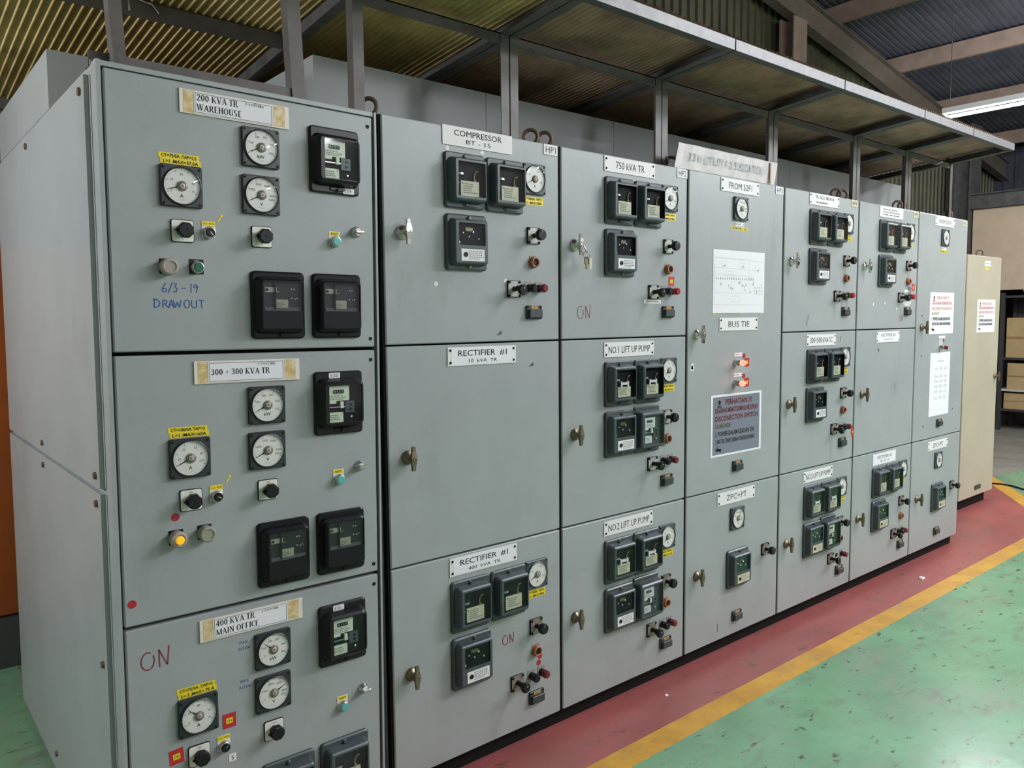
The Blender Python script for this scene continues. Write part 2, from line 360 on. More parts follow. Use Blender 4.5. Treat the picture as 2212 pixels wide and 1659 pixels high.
def relay_C(green=False, lit=False):
    base = MB(); base.plate(.172, .188, .012, 0, -.016, RGREY, .005)
    for z in (.082, -.082): screw(base, .006, z, -.016, .0055, BRONZE if not green else RGREY, .012)
    cv = MB(); cv.case(.140, .146, .008, -.016, -.050, (.002, .026, .112, .074), RGREY, RGREEN if green else RDUST, .014, .004)
    me = MB(); Y = -.0362
    for (x, z, r) in ((-.03, .03, .004), (.012, .034, .005), (.035, .012, .004), (-.006, .018, .004)): me.lathe([(r, 0), (r, .003), (r*.5, .004)], SILV if not green else CREAM2, 8, (x, Y, z))
    me.box(-.052, -.044, Y-.004, Y, -.006, .002, CREAM); me.box(-.02, .01, Y-.003, Y, .036, .048, BRONZE)
    lb = MB(); lb.slab(-.046, .052, -.064, -.024, -.050, -.0515, WHITE if not green else CREAM); fineprint(lb, -.016, .048, -.060, -.028, -.0518, 5, GREYINK, 5)
    bt = MB(); bt.lathe([(.0085, .050), (.0085, .054), (.006, .0545), (.006, .053)], BLK, 14, (-.028, 0, -.043))
    gl = MB(); gl.slab(-.053, .057, -.010, .062, -.0475, -.0485, GLASS)
    return ('ground_relay', base.build('relay'), [('cover', cv.build('cover')), ('mechanism', me.build('mechanism')), ('rating_label', lb.build('rating_label')), ('reset_button', bt.build('reset_button')), ('window_pane', gl.build('window_pane'))])
def meter_guts(me, Y, k, P1, P2):
    me.slab(-.052*k, .022*k, .008*k, .052*k, Y, Y-.003, P1); me.slab(-.052*k, -.020*k, .000, .008*k, Y, Y-.003, P1)
    me.slab(-.030*k, .004*k, .030*k, .041*k, Y-.003, Y-.005, INK)
    for i in range(4): me.text('0137'[i], (-.026+.008*i)*k, .0355*k, .006*k, Y-.0053, WHITE)
    fineprint(me, -.048*k, .018*k, .010*k, .026*k, Y-.0033, 3, GREYINK, 9)
    me.slab(-.052*k, .002*k, -.056*k, -.026*k, Y, Y-.003, P2); fineprint(me, -.046*k, -.004*k, -.050*k, -.032*k, Y-.0033, 3, GREYINK, 12)
    me.slab(-.052*k, .008*k, -.0115*k, -.0088*k, Y, Y-.009, SILV)
    me.slab(-.010*k, .0*k, -.014*k, .006*k, Y-.004, Y-.012, CREAM2)
    me.slab(.006*k, .036*k, -.028*k, .006*k, Y, Y-.010, RGREY if k > .95 else GREYINK)
    for z in (-.018, -.004): me.lathe([(.004*k, .0), (.004*k, .0025)], BLK, 10, (.024*k, Y-.010, z*k))
    me.lathe([(.005*k, 0), (.005*k, .004), (.002*k, .005)], SILV, 10, (.028*k, Y-.001, -.042*k))
def relay_D(green=False):
    base = MB(); base.plate(.160, .196, .006, 0, -.012, RGREY, .004); screw(base, .012, -.088, -.012, .005, RGREY, .012)
    cv = MB(); cv.case(.150, .150, .013, -.012, -.058, (.004, .0, .122, .124), RGREY, RGREEN if green else mat('meter_back', (.07, .075, .08), .5), .020, .006, taper=.004)
    me = MB(); meter_guts(me, -.0382, 1.0, CREAM2 if green else WHITE, CREAM2 if green else WHITE)
    gl = MB(); gl.slab(-.057, .065, -.062, .062, -.0552, -.0562, GLASS)
    return ('watt_hour_meter', base.build('meter'), [('cover', cv.build('cover')), ('register', me.build('register')), ('window_pane', gl.build('window_pane'))])
def meter_K():
    base = MB(); base.plate(.160, .192, .010, 0, -.014, BLK, .004); base.plate(.05, .012, .005, -.014, -.018, BLK, .002, .005, -.082); screw(base, .006, -.084, -.014, .005, BLK, .013)
    cv = MB(); cv.case(.138, .136, .016, -.014, -.054, (.006, .0, .110, .114), BLK, RDUST, .018, .008, taper=.008)
    me = MB(); meter_guts(me, -.0362, 1.02, CREAM2, CREAM2)
    gl = MB(); gl.slab(-.049, .061, -.057, .057, -.0505, -.0515, GLASS)
    return ('watt_hour_meter', base.build('meter'), [('cover', cv.build('cover')), ('register', me.build('register')), ('window_pane', gl.build('window_pane'))])
DKCASE = mat('dark_relay_case', (.008, .008, .011), .30, spec=.25); DKIN = mat('dark_relay_inside', (.016, .016, .018), .5)
def relay_L():
    base = MB(); base.plate(.160, .192, .012, 0, -.014, DKCASE, .005); screw(base, .006, -.085, -.014, .006, DKCASE, .010)
    cv = MB(); cv.case(.134, .148, .012, -.014, -.050, (.003, .026, .118, .086), DKCASE, DKIN, .014, .007, taper=.007)
    me = MB(); Y = -.0362
    me.slab(-.050, -.014, .036, .050, Y, Y-.004, CREAM); me.lathe([(.004, 0), (.004, .003)], BLK, 10, (-.044, Y-.004, .043))
    me.box(-.022, -.018, Y-.008, Y, -.012, .066, DKCASE); me.box(-.050, .056, Y-.004, Y, -.016, -.006, GREYINK)
    for x, z in ((.030, .046), (.038, .046), (.030, .020), (.040, .018), (.047, .020)): me.lathe([(.0022, 0), (.0022, .003)], WHITE, 8, (x, Y, z))
    me.cyl((-.012, Y-.001, .036), (-.012, Y-.001, .038), .008, .008, SILV, 14)
    lb = MB(); lb.slab(-.020, .018, -.008, .016, Y-.004, Y-.006, CREAM); fineprint(lb, -.017, .015, -.006, .008, Y-.0063, 3, GREYINK, 21)
    gl = MB(); gl.slab(-.056, .062, -.017, .069, -.0468, -.0478, SMOKE)
    return ('protection_relay', base.build('relay'), [('cover', cv.build('cover')), ('mechanism', me.build('mechanism')), ('rating_label', lb.build('rating_label')), ('window_pane', gl.build('window_pane'))])
R_A = squash(relay_A()); R_AC = squash(relay_A(True)); R_AG = squash(relay_A(True, True)); R_AGG = squash(relay_A(False, True))
R_C = squash(relay_C()); R_CG = squash(relay_C(True)); R_D = squash(relay_D()); R_DG = squash(relay_D(True)); R_K = squash(meter_K()); R_L = squash(relay_L())

def handle_proto(m):
    h = MB(); h.lathe([(.030, 0), (.030, .004), (.026, .010), (.014, .014), (.0115, .018), (.0105, .036)], m, 18)
    t = MB(); rings = []
    for z, hw, hd in ((-.050, .007, .0055), (-.030, .008, .006), (-.012, .012, .008), (0, .0135, .009), (.012, .012, .008), (.030, .008, .006), (.050, .007, .0055)):
        rings.append([(sx*hw, -.041+sy*hd, z) for sx, sy in ((-1, -1), (1, -1), (1, 1), (-1, 1))])
    t.loft(rings, m, True, True); t.lathe([(.0075, .049), (.0075, .0515), (.004, .0515), (.004, .0505)], m, 12)
    for q in (h, t): q.v = [(a*.8, b*.86, c_*.8) for a, b, c_ in q.v]
    return ('door_handle', h.build('door_handle'), [('grip', t.build('grip'))])
H_C = handle_proto(CHROME); H_B = handle_proto(BRONZE)
SWPL = mat('switch_plate', (.52, .50, .46), .4, metal=.2, col2=(.36, .34, .31), vscale=70); SWRUST = mat('rusty_switch_plate', (.30, .26, .22), .5, metal=.2, col2=(.18, .14, .11), vscale=70)
def knob_switch(pm, idx):
    p = MB(); p.plate(.060, .060, .002, 0, -.006, BLK, .001); p.slab(-.028, .028, -.028, .028, -.006, -.0068, pm)
    for sx in (-1, 1):
        for sz in (-1, 1): p.lathe([(.005, .006), (.005, .010), (.003, .0105)], BLK, 10, (sx*.024, 0, sz*.024))
    k = MB(); k.lathe([(.009, .006), (.008, .026), (.0085, .030), (.019, .034), (.0205, .040), (.0205, .050), (.018, .054)], BLK, 20)
    k.rect(-.001, .001, .006, .018, -.0542, FADE)
    return ('control_switch', p.build('control_switch'), [('knob', k.build('knob'))])
SW_C = knob_switch(SWPL, 0); SW_R = knob_switch(SWRUST, 1)
def pistol_switch(pm):
    p = MB(); p.plate(.060, .060, .002, 0, -.006, BLK, .001); p.slab(-.028, .028, -.028, .028, -.006, -.0068, pm)
    for sx in (-1, 1):
        for sz in (-1, 1): p.lathe([(.005, .006), (.005, .010), (.003, .0105)], BLK, 10, (sx*.024, 0, sz*.024))
    k = MB(); k.lathe([(.010, .006), (.0085, .020), (.0085, .030)], BLK, 16)
    k.tube([(-.004, -.026, .002), (-.0, -.036, 0), (.001, -.044, -.004)], .0105, BLK, 10); k.lathe([(.015, .040), (.019, .046), (.019, .055), (.016, .058)], BLK, 18, (.001, 0, -.004)); k.disc(.004, .002, .0025, -.0583, CREAM, 8)
    return ('control_switch', p.build('control_switch'), [('knob', k.build('knob'))])
SW_P = pistol_switch(SWPL); SW_PR = pistol_switch(SWRUST)
def pb_proto():
    p = MB(); p.slab(-.017, .017, -.012, .024, 0, -.0015, mat('brown_button_plate', (.26, .19, .16), .5)); p.lathe([(.0205, .0015), (.0205, .012), (.018, .018), (.0135, .018), (.0135, .010)], ORANGE, 20)
    k = MB(); k.lathe([(.0132, .008), (.0132, .013), (.011, .014)], BLK, 16)
    return ('push_button', p.build('push_button'), [('button_cap', k.build('button_cap'))])
PB = pb_proto()
def lamp_proto(kn, name='pilot_lamp'):
    p = MB(); p.slab(-.017, .017, -.014, .024, 0, -.0015, mat('lamp_plate', (.28, .25, .24), .5)); p.lathe([(.0145, .0015), (.0145, .010), (.011, .014)], BLK, 18)
    k = MB(); n = 16; rings = []
    for r, d in ((.011, .012), (.0155, .018), (.0155, .036), (.012, .040)):
        rings.append([((r*(1-.10*(i % 2)))*math.cos(2*pi*i/n), -d, (r*(1-.10*(i % 2)))*math.sin(2*pi*i/n)) for i in range(n)])
    k.loft(rings, kn, False, True)
    return (name, p.build('pilot_lamp'), [('lens', k.build('lens'))])
L_B = lamp_proto(BLK); L_R = lamp_proto(DKRED); L_RL = lamp_proto(mat('red_lens', (.42, .02, .03), .25))
REDLENS = mat('bright_red_lens', (.75, .03, .05), .25)
L_RR = lamp_proto(REDLENS)
def lit_lamp():
    p = MB(); p.lathe([(.017, 0), (.017, .008), (.0145, .012), (.0145, .030), (.0125, .032)], CHROME, 20)
    k = MB(); k.lathe([(.0125, .030), (.0125, .044), (.011, .052), (.006, .056)], REDLIT, 18)
    return ('indicator_lamp', p.build('indicator_lamp'), [('lens', k.build('lens'))])
L_LIT = lit_lamp()
def unlit_lamp():
    p = MB(); p.lathe([(.017, 0), (.017, .008), (.0145, .012), (.0145, .030), (.0125, .032)], CHROME, 20)
    k = MB(); k.lathe([(.0125, .030), (.0125, .042), (.009, .050)], DKRED, 16)
    return ('indicator_lamp', p.build('indicator_lamp'), [('lens', k.build('lens'))])
L_OFF = unlit_lamp()
DKGREY = mat('dark_green_grey_plastic', (.035, .045, .045), .45)
def tbox():
    p = MB(); p.plate(.074, .050, .003, 0, -.008, DKGREY, .0015); p.plate(.062, .030, .003, -.008, -.020, DKGREY, .002, 0, -.005)
    for sx in (-1, 1):
        for sz in (-1, 1): p.lathe([(.0035, .008), (.0035, .0105)], BLK, 8, (sx*.031, 0, sz*.0195))
    t = MB(); t.slab(-.016, .016, .0115, .0235, -.008, -.0095, mat('orange_tag', (.50, .28, .10), .5)); t.text('TEST', 0, .0175, .006, -.0098, OLIVEINK, width=.022)
    return ('test_terminal', p.build('test_terminal'), [('tag', t.build('tag'))])
TB = tbox()
def eye_proto():
    e = MB(); e.torus((0, 0, .047), .027, .0075, (.75, .65, 0), RUST); e.cyl((0, 0, 0), (0, 0, .016), .017, .012, RUST, 14)
    return e.build('lifting_eye')
EYE = eye_proto()
def dotm(m, r=.011):
    b = MB(); b.lathe([(r, 0), (r, .001)], m, 18); return b.build('sticker')
DOT = dotm(mat('red_dot', (.42, .015, .03), .4))
def ontag():
    b = MB(); b.slab(-.019, .019, -.021, .021, 0, -.001, REDP); b.slab(-.0095, .0095, -.008, .008, -.001, -.0014, YEL); b.text('ON', 0, 0, .008, -.0016, INK, width=.013); return b.build('on_tag')
ONT = ontag()

# ------------------------------------------------------------------ signs
def nameplate(par, x, z, lines, w=.305, h=.060, screws=True, style='plate', y=0):
    p = MB(); p.slab(-w/2, w/2, -h/2, h/2, 0, -.003, WHITE)
    yy = -.003
    if style == 'paper': p.slab(-w/2+.014, w/2-.014, -h/2+.003, h/2-.003, -.003, -.0036, PAPER); yy = -.0036
    if screws:
        for sx in (-1, 1):
            for sz in (-1, 1): p.lathe([(.0045, .003), (.0045, .0048)], INK, 10, (sx*(w/2-.011), 0, sz*(h/2-.011)))
    o = obj('nameplate', p, par, (x, y, z))
    t = MB()
    for (s, cz, hh, ww, b, mm) in lines: t.text(s, 0, cz, hh, yy-.0006, mm, width=ww, bold=b)
    if lines: obj('lettering', t, o)
    return o
def tape(par, x, z, lines, w, h=.0145, m=YEL):
    t = MB(); n = len(lines)
    for i, (s, dx) in enumerate(lines):
        zc = -i*h; x0 = -w/2+dx
        t.slab(x0, x0+w, zc-h/2+.0003*i, zc+h/2, 0, -.0008-.0002*i, m)
    o = obj('label_tape', t, par, (x, 0, z))
    q = MB()
    for i, (s, dx) in enumerate(lines):
        if s: q.text(s, dx, -i*h, h*.60, -.0016, INK, width=w*.86, bold=.012)
    obj('lettering', q, o); return o
def tag(par, x, z, s, m=WHITE, ink=INK):
    p = MB(); p.slab(-.035, .035, -.0185, .0185, 0, -.0025, m); o = obj('number_tag', p, par, (x, 0, z)); t = MB(); t.text(s, 0, 0, .024, -.0030, ink, width=.050, bold=-.004); obj('lettering', t, o)
def marker(par, name, polys, x, z, w, m, sc_=1.0):
    b = MB(); b.strokes([[(px*sc_, pz*sc_) for px, pz in pl] for pl in polys], w, -.0006, m); return obj('handwriting', b, par, (x, 0, z), name)
def arc(cx, cz, rx, rz, a0, a1, n=12): return [(cx+rx*math.cos(math.radians(a0+(a1-a0)*i/n)), cz+rz*math.sin(math.radians(a0+(a1-a0)*i/n))) for i in range(n+1)]
ON_P = [arc(.0, .0, .42, .6, 60, 395, 14), [(.75, -.6), (.72, .62)], [(.72, .62), (1.25, -.55)], [(1.25, -.55), (1.38, .75)]]

# ================================================================== the setting
GREEN = mat('green_floor_paint', (.185, .375, .215), .24, col2=(.150, .29, .17), vscale=1.6, bump=.9, bscale=16)
stain(GREEN, (.25, .30, .22), (1.6, 3.2, 2), .50, .68, (8, 3, 1), .75); stain(GREEN, (.16, .15, .11), (4, 9, 2), .54, .74, (3, 9, 1), .7); stain(GREEN, (.07, .05, .035), (9, 17, 5), .60, .66, (1, 5, 2), .85); stain(GREEN, (.06, .05, .035), (16, 40, 5), .655, .71, (6, 2, 4), .9)
REDF = mat('red_floor_paint', (.32, .100, .092), .36, col2=(.27, .082, .076), vscale=2.0, bump=.1, bscale=50)
stain(REDF, (.42, .105, .095), (1.5, 3, 2), .46, .66, (2, 2, 1), .85); stain(REDF, (.10, .06, .05), (8, 16, 5), .60, .68, (4, 2, 7), .8)
YELF = mat('yellow_line_paint', (.62, .34, .05), .45, col2=(.50, .26, .04), vscale=5)
stain(YELF, (.20, .12, .05), (9, 14, 5), .58, .72, (2, 6, 3), .7); stain(YELF, (.30, .22, .12), (3, 5, 5), .55, .75, (7, 6, 3), .6)
CONC = mat('bare_concrete', (.26, .24, .20), .6, col2=(.18, .165, .14), vscale=2.5)
m = MB(); m.box(-9, 17, -11, 7, -.12, 0, CONC); struct('floor', m, 'grey concrete floor slab')
def floorpoly(name, pts, z, ma, label):
    m = MB(); n = len(pts); m.loft([[(x, y, .0) for x, y in pts], [(x, y, z) for x, y in pts]], ma, False, True); return struct(name, m, label)
floorpoly('floor_green_paint', [(-9, -11), (17, -11), (17, -.9), (7.45, .70), (7.28, .62), (5.6, -.50), (5.52, -.355), (-.79, -.355), (-.79, 7), (-9, 7)], .0012, GREEN, 'worn green floor paint of the walkway')
floorpoly('floor_red_paint', [(-.78, -.30), (5.75, -.30), (6.98, .50), (6.9, 1.2), (-.78, 1.2)], .0016, REDF, 'red floor paint along the cabinets')
floorpoly('floor_yellow_line', [(-.95, -.362), (5.80, -.372), (7.55, .80), (7.42, .86), (5.70, -.265), (-.95, -.257)], .0026, YELF, 'yellow line between red and green floor')

WALLG = mat('dark_green_cladding', (.060, .058, .028), .55, col2=(.04, .038, .02), vscale=3)
DARKW = mat('dark_blue_cladding', (.045, .047, .060), .6, col2=(.03, .03, .04), vscale=3)
ROOFM = mat('dark_roof_sheet', (.085, .085, .11), .55, col2=(.06, .06, .08), vscale=4)
BROWN = mat('brown_steel', (.26, .185, .15), .6, col2=(.20, .14, .11), vscale=5)
BROWND = mat('dark_brown_steel', (.13, .105, .085), .6, col2=(.10, .08, .06), vscale=5)
def ribbed(x0, x1, z0, z1, y, pitch, dep, ma, axis='x'):
    m = MB(); prof = []; x = x0
    while x < x1: prof += [(x, 0), (x+pitch*.62, 0), (x+pitch*.70, dep), (x+pitch*.92, dep)]; x += pitch
    prof.append((x, 0)); n = len(prof)
    f = (lambda a, b, z: (a, y-b, z)) if axis == 'x' else (lambda a, b, z: (y-b, a, z))
    vs_ = [f(a, b, z0) for a, b in prof]+[f(a, b, z1) for a, b in prof]
    vs_ += [f(a, b-.004, z0) for a, b in prof]+[f(a, b-.004, z1) for a, b in prof]
    fs = [(i, i+1, n+i+1, n+i) for i in range(n-1)]+[(2*n+i, 3*n+i, 3*n+i+1, 2*n+i+1) for i in range(n-1)]
    m.add(vs_, fs, ma); return m
struct('wall_back', ribbed(-9, 13, 0, 6.6, 2.75, .125, .022, WALLG), 'dark green ribbed metal cladding behind the cabinets')
struct('wall_far', ribbed(-11, 2.75, 0, 6.6, 13.0, .16, .03, DARKW, 'y'), 'dark ribbed metal wall at the far end')
m = MB(); m.box(-5.2, -5.0, -11, 2.75, 0, 7.4, mat('left_wall_grey', (.30, .29, .26), .7)); struct('wall_left', m, 'plain grey wall at the near end')
# roof sloping down towards the far end, with rafter, purlins and column
RZ = lambda x: 5.05+.168*(6.81-x)
def roofsheet():
    m = MB(); prof = []; y = -11; pitch = .075
    while y < 2.75: prof += [(y, 0), (y+pitch*.6, 0), (y+pitch*.7, .012), (y+pitch*.9, .012)]; y += pitch
    n = len(prof); vs_ = [(-5.1, a, RZ(-5.1)+.26+b) for a, b in prof]+[(13.2, a, RZ(13.2)+.26+b) for a, b in prof]+[(-5.1, a, RZ(-5.1)+.27+b) for a, b in prof]+[(13.2, a, RZ(13.2)+.27+b) for a, b in prof]
    m.add(vs_, [(i, n+i, n+i+1, i+1) for i in range(n-1)]+[(2*n+i, 2*n+i+1, 3*n+i+1, 3*n+i) for i in range(n-1)], ROOFM); return m
struct('ceiling', roofsheet(), 'dark corrugated roof over the hall')
def slopebar(x0, x1, y0, y1, za, zb, ma):
    m = MB(); m.add([(x0, y0, RZ(x0)+za), (x0, y1, RZ(x0)+za), (x0, y0, RZ(x0)+zb), (x0, y1, RZ(x0)+zb), (x1, y0, RZ(x1)+za), (x1, y1, RZ(x1)+za), (x1, y0, RZ(x1)+zb), (x1, y1, RZ(x1)+zb)],
                    [(0, 1, 3, 2), (4, 6, 7, 5), (0, 4, 5, 1), (2, 3, 7, 6), (0, 2, 6, 4), (1, 5, 7, 3)], ma); return m
rf = struct('trim_1', slopebar(-5, 13, 2.555, 2.565, -.26, .0, BROWND), 'brown steel roof rafter')
obj('flange', slopebar(-5, 13, 2.50, 2.62, -.275, -.26, BROWND), rf); obj('flange', slopebar(-5, 13, 2.50, 2.62, .0, .015, BROWND), rf)
for i, x in enumerate((2.9, 4.45, 6.0, 7.55, 9.1, 10.65, 12.2)):
    m = MB(); z = RZ(x); m.box(x-.03, x+.03, -11, 2.70, z+.02, z+.20, BROWN); m.box(x-.03, x+.09, -11, 2.70, z+.20, z+.215, BROWN); struct('trim_%d' % (i+2), m, 'brown roof purlin')
m = MB(); m.box(6.50, 6.76, 2.62, 2.635, 0, 4.78, BROWN); m.box(6.50, 6.76, 2.46, 2.475, 0, 4.78, BROWN); m.box(6.62, 6.635, 2.475, 2.62, 0, 4.78, BROWN); struct('trim_9', m, 'rust brown steel column against the cladding')
m = MB(); m.box(10.95, 11.30, 2.32, 2.345, 0, 4.3, FRAME_D); m.box(10.95, 11.30, 2.60, 2.62, 0, 4.3, FRAME_D); m.box(11.11, 11.13, 2.345, 2.60, 0, 4.3, FRAME_D); struct('trim_10', m, 'dark steel column at the far end')
m = MB(); m.box(11.0, 11.16, -8, 2.32, 3.12, 3.30, FRAME_D); m.box(10.94, 11.22, -8, 2.32, 3.30, 3.315, FRAME_D); m.box(10.94, 11.22, -8, 2.32, 3.105, 3.12, FRAME_D); struct('trim_11', m, 'dark steel beam above the beige wall')
BWALL = mat('beige_wall', (.50, .385, .275), .7, col2=(.45, .345, .245), vscale=3)
m = MB(); m.box(11.02, 11.14, -8, 2.30, 1.96, 3.10, BWALL); w = struct('wall_right', m, 'plain beige wall panel above the shelves')
m = MB(); m.box(10.995, 11.02, -8, 1.62, 1.93, 1.965, mat('pale_pink_edge', (.62, .50, .47), .5)); obj('edge_strip', m, w)

# ------------------------------------------------------------------ fluorescent lamps (hall lighting and added fill)
TUBEM = mat('lit_fluorescent_tube', (.9, .9, .9), .4, emit=(.93, .96, 1.0), estr=TUBE)
LAMPW = mat('lamp_white_enamel', (.7, .7, .7), .4)
def lamp(x, y0, y1, z, label, n=1):
    o = thing('fluorescent_lamp', label, 'lamp', (x, (y0+y1)/2, z), 'fluorescent lamps hung from the roof'); L = (y1-y0)/2
    h = MB(); h.box(-.035, .035, -L, L, .035, .085, LAMPW); h.box(-.02, .02, -L, -L+.02, -.02, .035, LAMPW); h.box(-.02, .02, L-.02, L, -.02, .035, LAMPW); obj('housing', h, o)
    for q in range(n):
        xo = 0 if n == 1 else (-.045, .045)[q]; t = MB(); t.cyl((xo, -L+.02, 0), (xo, L-.02, 0), .014, .014, TUBEM, 12); obj('tube', t, o)
    for yy in (-L+.06, L-.06):
        w = MB(); w.cyl((0, yy, .085), (0, yy, RZ(x)+.24-z), .0035, .0035, FRAME, 6); obj('hanging_wire', w, o)
    return o
lamp(7.05, -.12, 1.16, 3.55, 'lit fluorescent tube hanging beyond the canopy at upper right')
lamp(3.35, -1.90, -.90, 4.05, 'lit fluorescent tube hung over the aisle before the 300+500 kVA SC cabinet')
lamp(5.00, -4.10, -2.85, 4.35, 'unseen twin fluorescent lamp added across the aisle at the far end of the row', 2)  # this and the next two: added to brighten the right end and floor
lamp(6.80, -4.10, -2.85, 4.30, 'unseen twin fluorescent lamp added across the aisle by the end of the row', 2)
lamp(8.60, -4.10, -2.85, 4.20, 'unseen twin fluorescent lamp added across the aisle beyond the end of the row', 2)
lamp(2.75, -4.40, -3.15, 3.55, 'lit fluorescent tube in line behind the aisle tube')
lamp(2.65, -6.2, -4.95, 3.55, 'lit fluorescent tube hung far across the hall')
lamp(-2.75, .15, 1.05, 2.35, 'unseen fluorescent tube added low beside the nearest cabinet')  # added fill for the side panel and the sheet underside

# ================================================================== switchgear cabinets
P = .7713
TU, TM, TL = 2.278, 1.544, .808
def door(par, x0, x1, z0, z1, ma=PAINT, b=.0035):
    d = MB(); d.plate(x1-x0, z1-z0, .004, .026, 0, ma, b, n=2); return obj('door', d, par, ((x0+x1)/2, 0, (z0+z1)/2))
def carcass(par, k, W_, depth=1.62, ztop=2.27, ma=PAINT):
    c = MB(); c.box(.001, W_-.001, .030, depth, .07, ztop, ma); c.box(.004, W_-.004, .0265, .030, .074, ztop-.003, GAPSH); obj('carcass', c, par)
    g = MB(); g.box(.0005, .0092, .006, .030, .074, ztop-.003, GAPSH); g.box(W_-.0032, W_-.0005, .006, .030, .074, ztop-.003, GAPSH); obj('door_gap_shade', g, par)  # strips between the doors, painting the gap shade black
    p = MB(); p.box(0.0, W_, .040, depth-.03, 0, .07, BLKP); obj('plinth', p, par)
def chip(par, x, z, pts, ma=CHIP):
    b = MB(); n = len(pts); b.add([(px, -.0005, pz) for px, pz in pts], [tuple(range(n))], ma); obj('paint_chip', b, par, (x, 0, z))
def scr(x, z): return [(x-.008, z-.002), (x-.001, z+.008), (x+.007, z+.006), (x+.009, z-.006), (x, z-.009)]
def cell(par, T, ab=None, c=None, d=None, needle=203, glabels=AHP, tp=None, hnd=None, sw=None, swp=None, pb=True, lb=True, lr=None, box=True, dial='A'):
    if ab: place(ab, par, (.326, 0, T-.186)); place(ab, par, (.502, 0, T-.186))
    if c: place(c, par, (.329, 0, T-.392))
    if d: place(d, par, (.500, 0, T-.390))
    place(gauge(dial, glabels, needle, True, 'ammeter'), par, (.640, 0, T-.147))
    if tp: tape(par, .640, T-.217, [(s, 0) for s in tp], .098)
    place(hnd, par, (.079, 0, T-.372))
    place(sw, par, (.638, 0, T-.350)); place(swp, par, (.542, 0, T-.545))
    if pb: place(PB, par, (.637, 0, T-.447))
    if lb: place(L_B, par, (.614, 0, T-.541))
    if lr: place(lr, par, (.665, 0, T-.541))
    if box: place(TB, par, (.637, 0, T-.629))
def hp(k, label, longdoor=False, eyes=(1, 1)):
    o = thing('switchgear_cabinet', label, 'cabinet', (k*P, 0, 0), 'row of blue-grey high-voltage switchgear cabinets')
    carcass(o, k, P)
    x0, x1 = .0095, P-.0035
    if longdoor: door(o, x0, x1, .812, 2.268)
    else: door(o, x0, x1, 1.546, 2.268); door(o, x0, x1, .812, 1.540)
    door(o, x0, x1, .075, .806)
    h = MB(); h.box(.001, P-.001, .438, 1.62, 2.2705, 2.556, PAINT); obj('rear_housing', h, o)
    for s, xx in zip(eyes, (.036, P-.036)):
        if s: obj('lifting_eye', EYE, o, (xx, .12, 2.27))
    return o
big = lambda s, w=.215, cz=0, h=.028, b=-.006: (s, cz, h, w, b, INK)

# --- HP1
c1 = hp(0, 'blue-grey switchgear cabinet with COMPRESSOR and two RECTIFIER #1 doors')
nameplate(c1, .390, 2.238, [('COMPRESSOR', .012, .019, .205, .0, INK), ('BT - 15', -.014, .014, .105, -.004, INK)], .300, .064, False)
tag(c1, .727, 2.247, 'HP1')
cell(c1, TU, R_A, R_C, None, 203, AHP, ('CT=300/5A  TAP=3', 'L=1  MAX=180A'), H_C, SW_C, SW_P, lr=L_R)
nameplate(c1, .398, 1.499, [('RECTIFIER  #1', .011, .020, .215, .0, INK), ('10  kVA  TR', -.016, .012, .125, -.004, INK)], .302, .064, True, 'paper')
place(H_B, c1, (.082, 0, 1.174))
nameplate(c1, .394, .766, [('RECTIFIER  #1', .011, .020, .215, .0, INK), ('400  kVA  TR', -.016, .012, .145, -.004, INK)], .304, .064, True, 'paper')
cell(c1, TL, R_A, R_C, None, 205, AHP, ('CT=150/5A  TAP=3', 'L=1  MAX=90A'), H_B, SW_R, SW_PR, lr=L_R)
obj('sticker', DOT, c1, (.659, 0, .331)); obj('sticker', DOT, c1, (.653, 0, .307))
marker(c1, 'red handwritten ON', ON_P, .488, .441, .0035, REDMK, .030)
for x, z, ma in ((.205, 1.745, CHIPW), (.505, 1.762, CHIPW), (.475, 1.575, CHIP), (.625, 1.456, CHIP), (.260, 2.196, CHIPW), (.406, 2.199, CHIPW)):
    chip(c1, x, z, [(a-x, b-z) for a, b in scr(x, z)] if ma is CHIPW else [(-.014, -.008), (.010, .010), (.012, -.004)], ma)
# --- HP2
c2 = hp(1, 'blue-grey switchgear cabinet with 750 kVA TR and two LIFT UP PUMP doors')
nameplate(c2, .395, 2.234, [big('750 kVA TR', .172)]); tag(c2, .731, 2.246, 'HP2')
cell(c2, TU, R_A, R_C, None, 208, AHP, ('CT=300/5A TAP=4', 'L=1 MAX=180A'), H_C, SW_C, SW_P, lr=L_RL)
obj('on_tag', ONT, c2, (.664, 0, 1.780))
t = MB(); t.slab(-.055, .055, -.008, .008, 0, -.0008, WHITE); fineprint(t, -.045, .048, -.005, .005, -.001, 1, GREYINK, 33); obj('label_strip', t, c2, (.540, 0, 1.693))
marker(c2, 'red handwritten ON', ON_P, .110, 1.648, .003, REDMK, .040)
